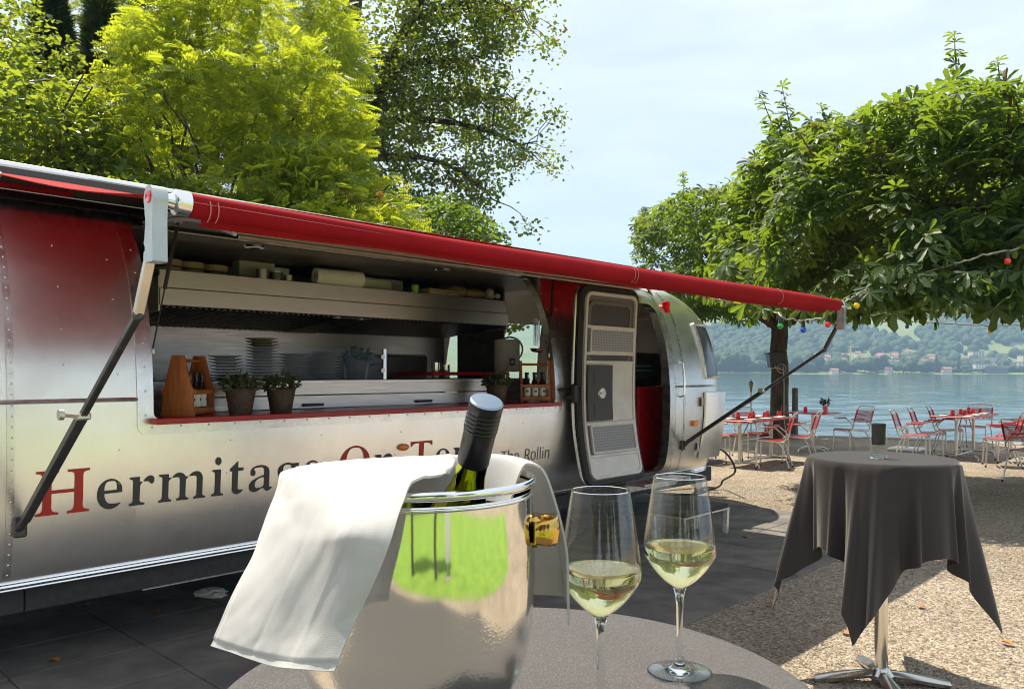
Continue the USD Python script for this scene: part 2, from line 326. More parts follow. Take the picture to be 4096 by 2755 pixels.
thin_glass('glass_bowl', (0.985, 0.99, 0.985), ior=1.45)
solid_glass('glass_solid', (0.97, 0.985, 0.98)); solid_glass('wine', (0.985, 0.955, 0.74), 1.34); solid_glass('bottle_green', (0.42, 0.46, 0.06), 1.5)

# woven greys
def cloth(name, c1, c2, wscale, bumpd, rough=0.85, sheen=0.0):
    MAT[name] = usdkit.material(stage, '/World/Looks/' + name, {
        'tc': ('texture_coordinate', {}), 'mp': ('mapping', {'scale': (1.0, 0.55, 1.0)}),
        'v': ('voronoi_texture', {'scale': wscale, 'randomness': 0.75}), 'n': ('noise_texture', {'scale': 9.0, 'detail': 4.0}),
        'r': ('rgb_ramp', {'ramp': [(0.1, c2), (0.55, c1)]}), 'h': ('mix', {'mix_type': 'multiply', 'fac': 0.35}), 'r2': ('rgb_ramp', {'ramp': [(0.3, (0.7, 0.7, 0.7)), (0.7, (1, 1, 1))]}),
        'b': ('bump', {'strength': 0.7, 'distance': bumpd, 'invert': True}), 'p': ('principled_bsdf', {'roughness': rough, 'specular_ior_level': 0.15, 'sheen_weight': sheen, 'sheen_roughness': 0.35})},
        [('tc.object', 'mp.vector'), ('mp.vector', 'v.vector'), ('tc.object', 'n.vector'), ('v.distance', 'r.fac'), ('n.fac', 'r2.fac'), ('r.color', 'h.color1'), ('r2.color', 'h.color2'), ('h.color', 'p.base_color'), ('v.distance', 'b.height'), ('b.normal', 'p.normal')], surface='p.BSDF')
cloth('cloth_lilac', (0.082, 0.078, 0.081), (0.138, 0.132, 0.137), 420.0, 0.0012)
cloth('cloth_charcoal', (0.034, 0.031, 0.032), (0.046, 0.042, 0.043), 700.0, 0.0004, sheen=0.28)

# perforated door screen
MAT['screen'] = usdkit.material(stage, '/World/Looks/screen', {
    'tc': ('texture_coordinate', {}), 'v': ('voronoi_texture', {'scale': 44.0, 'randomness': 0.0}), 'r': ('rgb_ramp', {'ramp': [(0.36, (0.20, 0.19, 0.185)), (0.44, (0.36, 0.345, 0.335))]}), 'mp': ('mapping', {'scale': (1.0, 0.0, 1.0), 'location': (0, 0.0, 0)}),
    'p': ('principled_bsdf', {'roughness': 0.4, 'metallic': 0.3})}, [('tc.object', 'mp.vector'), ('mp.vector', 'v.vector'), ('v.distance', 'r.fac'), ('r.color', 'p.base_color')], surface='p.BSDF')

# gravel: crushed stone tones with raised grains
MAT['gravel'] = usdkit.material(stage, '/World/Looks/gravel', {
    'g': ('geometry', {}),
    'v': ('voronoi_texture', {'scale': 58.0, 'randomness': 1.0}), 'v2': ('voronoi_texture', {'scale': 118.0, 'randomness': 1.0}),
    'sx': ('separate_color', {}), 'r': ('rgb_ramp', {'ramp': [(0.0, (0.17, 0.14, 0.11)), (0.35, (0.31, 0.255, 0.195)), (0.7, (0.43, 0.36, 0.28)), (1.0, (0.54, 0.475, 0.39))]}),
    'n': ('noise_texture', {'scale': 0.55, 'detail': 6.0, 'roughness': 0.65}), 'r2': ('rgb_ramp', {'ramp': [(0.3, (0.66, 0.63, 0.60)), (0.62, (1.0, 1.0, 1.0))]}), 'mm': ('mix', {'mix_type': 'multiply', 'fac': 1.0}),
    'ad': ('math', {'math_type': 'multiply_add', 'value2': 0.5}), 'b': ('bump', {'strength': 1.0, 'distance': 0.016, 'invert': True}),
    'p': ('principled_bsdf', {'roughness': 0.9, 'specular_ior_level': 0.3})},
    [('g.position', 'v.vector'), ('g.position', 'v2.vector'), ('g.position', 'n.vector'), ('v.color', 'sx.color'), ('sx.r', 'r.fac'), ('n.fac', 'r2.fac'), ('r.color', 'mm.color1'), ('r2.color', 'mm.color2'),
     ('mm.color', 'p.base_color'), ('v2.distance', 'ad.value1'), ('v.distance', 'ad.value3'), ('ad.value', 'b.height'), ('b.normal', 'p.normal')], surface='p.BSDF')
MAT['pebble'] = usdkit.material(stage, '/World/Looks/pebble', {
    'o': ('object_info', {}), 'r': ('rgb_ramp', {'ramp': [(0.0, (0.15, 0.13, 0.11)), (0.4, (0.29, 0.25, 0.20)), (0.75, (0.42, 0.37, 0.30)), (1.0, (0.56, 0.51, 0.44))]}), 'p': ('principled_bsdf', {'roughness': 0.8})},
    [('o.random', 'r.fac'), ('r.color', 'p.base_color')], surface='p.BSDF')
for k in range(3):
    t = (0.92, 1.0, 1.09)[k]
    M(f'slab_{"abc"[k]}', tuple(t * x for x in (0.165, 0.150, 0.134)), tuple(t * x for x in (0.098, 0.093, 0.090)), scale=3.1, rough=0.66, bump=(90, 0.0012), detail=9, world=True, ramp=(0.38, 0.60), rough2=0.85)

# lake
MAT['water'] = usdkit.material(stage, '/World/Looks/water', {
    'g': ('geometry', {}), 'mp': ('mapping', {'scale': (0.38, 1.0, 1.0), 'rotation': (0, 0, 0.25)}), 'mp2': ('mapping', {'scale': (0.4, 1.0, 1.0), 'rotation': (0, 0, -0.2)}),
    'n': ('noise_texture', {'scale': 1.0, 'detail': 3.0, 'roughness': 0.5, 'distortion': 0.3}), 'n2': ('noise_texture', {'scale': 0.11, 'detail': 4.0, 'roughness': 0.6}),
    'a': ('math', {'math_type': 'multiply_add', 'value2': 2.6}), 'b': ('bump', {'strength': 1.0, 'distance': 0.06}),
    'p': ('principled_bsdf', {'base_color': (0.012, 0.042, 0.048), 'roughness': 0.06, 'ior': 1.33, 'specular_ior_level': 0.5})},
    [('g.position', 'mp.vector'), ('g.position', 'mp2.vector'), ('mp.vector', 'n.vector'), ('mp2.vector', 'n2.vector'), ('n2.fac', 'a.value1'), ('n.fac', 'a.value3'), ('a.value', 'b.height'), ('b.normal', 'p.normal')], surface='p.BSDF')
# bucket: polished above, misted and beaded with droplets below
MAT['bucket_steel'] = usdkit.material(stage, '/World/Looks/bucket_steel', {
    'tc': ('texture_coordinate', {}), 'sx': ('separate_xyz', {}), 'n': ('noise_texture', {'scale': 9.0, 'detail': 3.0}),
    'ns': ('math', {'math_type': 'multiply_add', 'value2': 0.03}), 'mist': ('map_range', {'from_min': 0.185, 'from_max': 0.145, 'to_min': 0.0, 'to_max': 1.0, 'clamp': True}),
    'v': ('voronoi_texture', {'scale': 300.0, 'feature': 'f1', 'randomness': 1.0}), 'vr': ('map_range', {'from_min': 0.0, 'from_max': 0.55, 'to_min': 1.0, 'to_max': 0.0, 'clamp': True}),
    'n2': ('noise_texture', {'scale': 30.0, 'detail': 3.0}), 'vm': ('math', {'math_type': 'multiply'}), 'vm2': ('math', {'math_type': 'multiply'}),
    'b': ('bump', {'strength': 0.22, 'distance': 0.0008}), 'rr': ('map_range', {'from_min': 0.0, 'from_max': 1.0, 'to_min': 0.07, 'to_max': 0.20}),
    'p': ('principled_bsdf', {'base_color': (0.80, 0.78, 0.75), 'metallic': 1.0})},
    [('tc.object', 'n.vector'), ('tc.object', 'v.vector'), ('tc.object', 'n2.vector'), ('tc.object', 'sx.vector'), ('n.fac', 'ns.value1'), ('sx.z', 'ns.value3'), ('ns.value', 'mist.value'), ('v.distance', 'vr.value'), ('vr.result', 'vm.value1'), ('n2.fac', 'vm.value2'), ('vm.value', 'vm2.value1'), ('mist.result', 'vm2.value2'),
     ('vm2.value', 'b.height'), ('b.normal', 'p.normal'), ('mist.result', 'rr.value'), ('rr.result', 'p.roughness')], surface='p.BSDF')

# ------------------------------------------------------------------ the setting: ground, paving, lawn, lake
WATER_Z = -0.62
shore = [(-90, 36), (-20, 24), (3.0, 19.6), (6.0, 19.2), (8.3, 18.3), (10.6, 16.6), (15, 14.0), (30, 8.0), (90, -10)]
gp = Polygon(shore + [(90, -110), (-90, -110)])
solo('gravel_ground', MB().prism(gp, 1.6, c=(0, 0, -1.6)), 'gravel', kind='structure', base=(0, 0, 0), smooth=False, label='sandy crushed gravel terrace beside the lake')
g = MB()
for (x0, y0), (x1, y1) in zip(shore[1:-2], shore[2:-1]):
    d = np.array([x1 - x0, y1 - y0]); L = np.linalg.norm(d); a = math.atan2(d[1], d[0]); k = max(1, int(L / 1.1))
    for i in range(k):
        c = np.array([x0, y0]) + d * (i + .5) / k; nrm = np.array([-math.sin(a), math.cos(a)])
        g.cbox((c[0] + nrm[0] * .12, c[1] + nrm[1] * .12, -0.16 + rng.uniform(-.012, .012)), (L / k - .02, .42, .38), .02, Rz(a))
solo('shore_kerb', g, 'stone_kerb', kind='structure', smooth=False, label='row of kerb stones where the terrace meets the lake')
lawn_edge = Polygon([(-1.2, -3.9), (1.8, -2.9), (3.4, -.6), (4.6, 1.6), (6.6, 1.8), (7, -4.5), (7, -16), (-4, -16)])
from shapely import affinity
from shapely.geometry import Point
lawn = Polygon([(-1.4, -4.6), (-.4, -3.8), (1.0, -3.3), (2.2, -2.6), (3.2, -1.5), (3.9, -.2), (4.6, 1.2), (5.4, 1.9), (12, 2.6), (14, -20), (-3.2, -20), (-2.2, -9)]).buffer(.5).buffer(-.5)
solo('path', MB().prism(Polygon([(-2.4, .6), (2.9, 1.3), (3.2, -.7), (1.7, -2.8), (-1.3, -3.7), (-3.0, -3.0)]).difference(lawn.buffer(.02)), .03, c=(0, 0, -.024)), 'asphalt', kind='structure', base=(0, 0, 0), label='dark asphalt path added unseen behind the camera to darken the bucket reflection')  # unseen dark ground, added so the bucket mirrors something darker
solo('lawn', MB().prism(lawn, 0.03, c=(0, 0, -0.022)), 'lawn_green', kind='structure', base=(0, 0, 0), label='sunlit green lawn behind the tables')
W = MB(); W.add([[-6000, -400, WATER_Z - .10], [6000, -400, WATER_Z - .10], [6000, 1100, WATER_Z - .10], [-6000, 1100, WATER_Z - .10]], [[0, 1, 2, 3]])
wy = 1.0 / np.linspace(1 / 12.5, 1 / 260.0, 330); wx = np.linspace(.02, .72, 260)
WX, WY = np.meshgrid(wx, wy, indexing='ij'); WX = WX * WY
nz = lambda a, b, s: meshkit.noise(np.stack([WX * a + WY * a * .15, WY * b - WX * b * .10, 0 * WX + s], -1), 3) - .5
gust = .45 + 1.1 * meshkit.fbm(np.stack([WX * .035, WY * .05, 0 * WX + 2], -1), 3, 6)
WZ = WATER_Z + gust * (.15 * nz(.16, .42, .3) + .10 * nz(.30, .95, 5.1) + .045 * nz(.8, 2.2, 9.7)) * np.clip(1.3 - WY / 260, .15, 1)
W.sheet(np.stack([WX, WY, WZ], -1))
solo('lake', W, 'water', kind='structure', smooth=True, base=(0, 0, WATER_Z), label='rippled blue grey lake')

pav = UsdGeom.Xform.Define(stage, '/World/paving'); data(pav.GetPrim(), 'dark rectangular concrete slabs laid in a grid under and before the trailer', None, None, 'structure')
pav.AddTranslateOp().Set(Gf.Vec3d(0, 0, 0)); pav.AddRotateZOp().Set(TDEG)
PU, PN = 0.654, 0.482
for i in range(-5, 10):
    for j in range(0, 10):
        u0, y0 = 1.79 + PU * i, 2.54 + PN * j
        jit = rng.uniform(-.0025, .0025, 4)
        m = MB().cbox((u0 + PU / 2, y0 + PN / 2, -0.014 + jit[0]), (PU - .007, PN - .007, .06), .0035, Rz(jit[1]))
        v, f = m.arrays(); v[:, 2] += (v[:, 0] - u0 - PU / 2) * jit[2] + (v[:, 1] - y0 - PN / 2) * jit[3]
        usdkit.mesh(stage, numbered('/World/paving', 'paving_slab'), (v, f), MAT['slab_' + 'abc'[rng.integers(3)]], False)

# loose stones lying on the gravel
def pebble_mesh(sd):
    r = np.random.default_rng(sd); t = trimesh.convex.convex_hull(r.normal(size=(10, 3)) * [1, .8, .55])
    v = t.vertices / np.abs(t.vertices).max(); return v, t.faces
pin = UsdGeom.PointInstancer.Define(stage, '/World/gravel_stones'); data(pin.GetPrim(), 'loose crushed stones covering the gravel terrace', 'gravel', None, 'stuff')
pro = []
for k in range(4):
    pp = f'/World/gravel_stones/stone_{k}' if k else '/World/gravel_stones/stone'
    usdkit.mesh(stage, pp, pebble_mesh(k), MAT['pebble'], False); pro.append(pp)
pin.CreatePrototypesRel().SetTargets([Sdf.Path(p) for p in pro])
N = 130000
px = rng.uniform(500, 1040, N); py = 372 + 800 * 1.51 / np.sqrt(rng.uniform(3.4 ** 2, 10.5 ** 2, N))
Yg = 800 * 1.51 / (py - 372); Xg = (px - 512) / 800 * Yg
uu = Xg * CT + Yg * ST; yy = -Xg * ST + Yg * CT
keep = ((yy < 2.53) | (uu > 8.34)) | (rng.random(N) < .004)
Xg, Yg = Xg[keep], Yg[keep]
sc = rng.uniform(.004, .0095, len(Xg)) * (1 + .6 * (rng.random(len(Xg)) < .06))
pin.CreatePositionsAttr(Vt.Vec3fArray.FromNumpy(np.stack([Xg, Yg, sc * .25 + np.where((yy[keep] >= 2.53) & (uu[keep] <= 8.34), .016, 0)], -1).astype(np.float32)))
pin.CreateScalesAttr(Vt.Vec3fArray.FromNumpy(np.repeat(sc[:, None], 3, 1).astype(np.float32)))
pin.CreateProtoIndicesAttr(Vt.IntArray.FromNumpy(rng.integers(0, 4, len(Xg)).astype(np.int32)))
ha = rng.uniform(0, np.pi, len(Xg))
pin.CreateOrientationsAttr(Vt.QuathArray([Gf.Quath(float(math.cos(a)), 0.0, 0.0, float(math.sin(a))) for a in ha]))

# ------------------------------------------------------------------ far shore: terrain, forest, trees, buildings
SH = 1000.0
def terrain(X, Y):
    t = np.clip((Y - SH) / 900, 0, 3)
    base = .8 + 62 * np.clip(t * 1.6 - .05, 0, 9) ** .9
    hump = 78 * np.exp(-((X - 900) / 420) ** 2) * np.clip((Y - SH - 160) / 420, 0, 1)
    hump2 = 34 * np.exp(-((X - 330) / 260) ** 2) * np.clip((Y - SH - 150) / 300, 0, 1)
    n = meshkit.fbm(np.stack([X / 260, Y / 260, 0 * X], -1), 4, 3)
    return np.where(Y < SH + 8, WATER_Z - .5 + (Y - SH) * .2, base * (.55 + .6 * n) + hump + hump2)
xs = np.linspace(-700, 2600, 132); ys = np.concatenate([[SH - 4, SH, SH + 4], np.linspace(SH + 9, SH + 1700, 70)])
GX, GY = np.meshgrid(xs, ys, indexing='ij'); GZ = terrain(GX, GY)
solo('far_hillside', MB().sheet(np.stack([GX, GY, GZ], -1)), 'meadow', kind='structure', smooth=True, base=(0, SH, 0), label='green hillside across the lake')
xs = np.linspace(-2000, 4200, 100); ys = np.linspace(2900, 4600, 46); GX, GY = np.meshgrid(xs, ys, indexing='ij')
ridge = np.clip(180 + .125 * GX, 150, 520) + 33 * np.sin(GX / 500 + 1) + 90 * (meshkit.fbm(np.stack([GX / 480, GY / 480, 0 * GX], -1), 5, 9) - .5)
solo('mountain', MB().sheet(np.stack([GX, GY, ridge * np.clip((GY - 2900) / 1500, 0, 1) ** 1.15 + 20], -1)), 'mountain', kind='structure', smooth=True, base=(0, 2900, 0), label='hazy blue wooded mountain beyond the far shore')

ICO1 = trimesh.creation.icosphere(1, 1.0); ICO2 = trimesh.creation.icosphere(2, 1.0)
def crown_blob(r, c, sz, seed, ico=ICO1, lobes=5):
    out = MB()
    for k in range(lobes):
        o = r.normal(size=3) * [.38, .38, .30]; o[2] = abs(o[2]) * .9 - .1
        s_ = r.uniform(.42, .72)
        v = ico.vertices * (1 + .55 * (meshkit.noise(ico.vertices * 2.3 + seed + k * 7.3, int(seed) % 97)[:, None] - .5))
        out.add((v * s_ + o) * np.asarray(sz) + np.asarray(c), ico.faces)
    return out
# slope forest: reads as one mass
fr = np.random.default_rng(11); fo = MB()
cnt = 0
while cnt < 6000:
    Y = SH + 45 + 1300 * fr.random() ** 1.5; px_ = fr.uniform(640, 1060); X = (px_ - CX) / F * Y
    z = float(terrain(np.array([X]), np.array([Y]))[0])
    mead = (690 < px_ < 812 and 420 < Y - SH < 900) or (meshkit.noise(np.array([X / 130, Y / 130, 4.2]), 5) > .72)
    town = (815 < px_ < 960 and Y - SH < 230) or (px_ > 955 and Y - SH < 260)
    if mead or (town and fr.random() < (.92 if px_ > 955 else .82)): continue
    h = fr.uniform(4.5, 9.5) * (1.0 if Y - SH < 500 else 1.15)
    v = ICO1.vertices * (1 + .5 * (meshkit.noise(ICO1.vertices * 2 + cnt, cnt % 50)[:, None] - .5)) * [h * .9, h * .9, h * 1.05]
    fo.add(v + [X, Y, z + h * .6], ICO1.faces); cnt += 1
solo('hillside_forest', fo, 'far_crown', 'mixed green forest covering the hillside across the lake', 'forest', kind='stuff', base=(0, SH, 0), smooth=True)
def far_tree(name, px, hpx, wpx, Y, label, group, mat='far_crown', slim=False):
    X = (px - CX) / F * Y; z = max(0.2, float(terrain(np.array([X]), np.array([Y]))[0])) if Y > SH + 8 else .3
    h = hpx / F * Y; w = wpx / F * Y
    t = thingW(name, label, 'tree', (X, Y, z), group)
    t.part('trunk', MB().tube([[X, Y, z], [X, Y, z + h * .4]], [h * .03, h * .02], 6), 'bark_grey')
    r = np.random.default_rng(int(px * 13 + Y))
    if slim:
        zz = np.linspace(0.06, 1, 9); pr = np.stack([w / 2 * np.sin(np.pi * np.clip(zz, .02, .99)) ** .6 * (1 + .15 * r.normal(size=9)), z + h * zz], -1); pr[-1, 0] = .05
        t.part('crown', MB().lathe(pr, 8, (X, Y, 0)), mat, True)
    else:
        t.part('crown', crown_blob(r, (X, Y, z + h * .55), (w * .62, w * .62, h * .52), int(px) % 89 + .3, ICO2, 6), mat, True)
tr = np.random.default_rng(5)
shore_spec = []
for px in np.concatenate([np.arange(716, 775, 7.5), np.arange(783, 936, 7.2), np.arange(948, 1030, 11)]):
    shore_spec.append((px + tr.uniform(-2, 2), (tr.uniform(9, 19) if px < 945 else tr.uniform(4, 8)) * (1.25 if px < 775 else 1), tr.uniform(9, 15), SH + tr.uniform(9, 42)))
for s in shore_spec:
    far_tree('shore_tree', *s, 'broad leafy tree on the far bank of the lake', 'broad trees along the far shore')
for px, hp, lab in ((903.5, 15, 'dark slim poplar, leftmost of the tall row on the far bank'), (927, 12.5, 'short dark poplar behind the first two of the far bank row'), (936.5, 19, 'tallest slim dark poplar on the far bank beside the little red roof'), (958.5, 17, 'slim dark poplar on the far bank just left of the white flats')):
    far_tree('poplar', px, hp, 3.4, SH + 14, lab, 'poplars along the far shore', 'far_poplar', slim=True)
bnum = 0
def far_house(name, cat, px, py, wpx, hpx, Y, wall, roof, label, flat=False, group=None, floors=0, dep=12):
    X = (px - CX) / F * Y; zb = CAM_H - (py - HY) / F * Y; w = wpx / F * Y; h = hpx / F * Y
    t = thingW(name, label, cat, (X, Y, zb), group)
    gz = float(terrain(np.array([X]), np.array([Y]))[0]); low = min(gz - 3, zb - 1)
    t.part('wall', MB().box((X, Y, (low + zb + h) / 2), (w, dep, zb + h - low)), wall, False)
    if flat:
        t.part('roof', MB().box((X, Y, zb + h + .35), (w + .8, dep + .8, .6)), roof, False)
    else:
        rp = Polygon([(-dep / 2 - .6, 0), (dep / 2 + .6, 0), (0, h * .55)])
        R = np.array([[0, 0, 1], [1, 0, 0], [0, 1, 0.0]])
        t.part('roof', MB().prism(rp, w + 1.2, R, (X - w / 2 - .6, Y, zb + h + .02)), roof, False)
    nw = max(2, int(w / 3.5)) if floors else 0
    for fl in range(floors):
        m = MB()
        for k in range(nw):
            m.box((X - w / 2 + (k + .5) * w / nw, Y - dep / 2 - .06, zb + h * (fl + .55) / floors), (w / nw * .5, .2, h / floors * .5))
        t.part('window_row', m, 'window_dark', False)
HB = [(888, 371.3, 6, 3.2, 1010, 'wall_grey', 'roof_red', 'red roofed boathouse at the water left of the poplars', 'boathouse', 0),
      (939 + 7.5, 370.6, 8, 2.6, 1012, 'wall_grey', 'roof_red', 'low brown roofed boathouse just right of the tallest poplar', 'boathouse', 0),
      (790 + 44, 371.6, 7, 2.4, 1010, 'wall_cream', 'roof_red', 'red roofed waterside hut below the far village', 'hut', 0)]
for (px, py, w, h, Y, wl, rf, lab, cat, fl) in HB: far_house(cat, cat, px, py, w, h, Y, wl, rf, lab, floors=fl, dep=8)
AP = [(912 + 101, 351, 13, 8.5, 1260, 'two grey tower blocks high on the slope at the far right', 4), (976, 357, 11.5, 6, 1180, 'grey flat block on the slope among trees left of the long white block', 3),
      (994.5, 362.5, 20, 5.5, 1110, 'long white block of flats with pale bays on the far slope', 3), (970, 362, 14, 4, 1120, 'cream low block on the far slope left of the long white block', 2),
      (981, 369.5, 17, 6, 1050, 'white flats near the far bank with three bays', 3), (1006, 370, 15, 7, 1050, 'white gabled flats near the far bank behind the dark glass hall', 3),
      (1020, 369, 10, 7, 1050, 'white flats cut by the right edge of the photo', 3), (1005, 357, 17, 3.4, 1200, 'beige terrace below the tower blocks', 2), (1024, 360, 8, 5, 1150, 'cream house on the slope at the right border', 2)]
for (px, py, w, h, Y, lab, fl) in AP: far_house('apartment_block', 'building', px, py, w, h, Y, ['wall_white', 'wall_cream', 'wall_grey'][int(px) % 3], 'roof_grey', lab, True, floors=fl, dep=14)
far_house('lakeside_hall', 'building', 995, 371.4, 22, 3.6, 1012, 'window_dark', 'roof_grey', 'long dark glass hall with flat roof at the water', True, dep=10)
vr = np.random.default_rng(21)
for k in range(34):
    px = vr.uniform(812, 932); Y = SH + vr.uniform(70, 260)
    py = 372 - (Y - SH) / 260 * 17 - vr.uniform(3, 6)
    wi, ri = vr.integers(3), vr.integers(3); hl = f"small {('white', 'cream', 'grey')[wi]} house with {('brown', 'red', 'brown')[ri]} roof in the {'lower' if Y < SH + 160 else 'upper'} village across the lake, {'left' if px < 872 else 'right'} half"
    far_house('village_house', 'house', px, py, vr.uniform(3.5, 7), vr.uniform(2, 3.4), Y, ['wall_white', 'wall_cream', 'wall_grey'][wi], ['roof_brown', 'roof_red', 'roof_brown'][ri], hl, group='houses of the far village: ' + hl[6:40], dep=9)
c = thingW('crane', 'tall thin yellowish crane standing over the far village', 'crane', at(850.5, 362, 1150))
p0 = at(850.5, 362, 1150)
c.part('mast', MB().box(p0 + [0, 0, 9], (1.6, 1.6, 26)), 'crane_yellow', False); c.part('jib', MB().box(p0 + [3.5, 0, 22.6], (17, 1.2, 1.2)), 'crane_yellow', False)

# air between here and the hills
hz = MB().box((1100, 2050, 600), (7000, 5500, 1208))
v, f = hz.arrays(); v[:, 2] = np.where(v[:, 2] < 100, WATER_Z - 1.9, 620)
MAT['haze_air'] = usdkit.material(stage, '/World/Looks/haze_air', {'v': ('principled_volume', {'color': (0.42, 0.68, 1.0), 'density': HAZE, 'anisotropy': 0.1})}, [], volume='v.volume')
if HAZE > 0: solo('haze', (v, f), 'haze_air', 'pale blue air over the lake', 'haze', kind='stuff', smooth=False, base=(0, 0, 0))

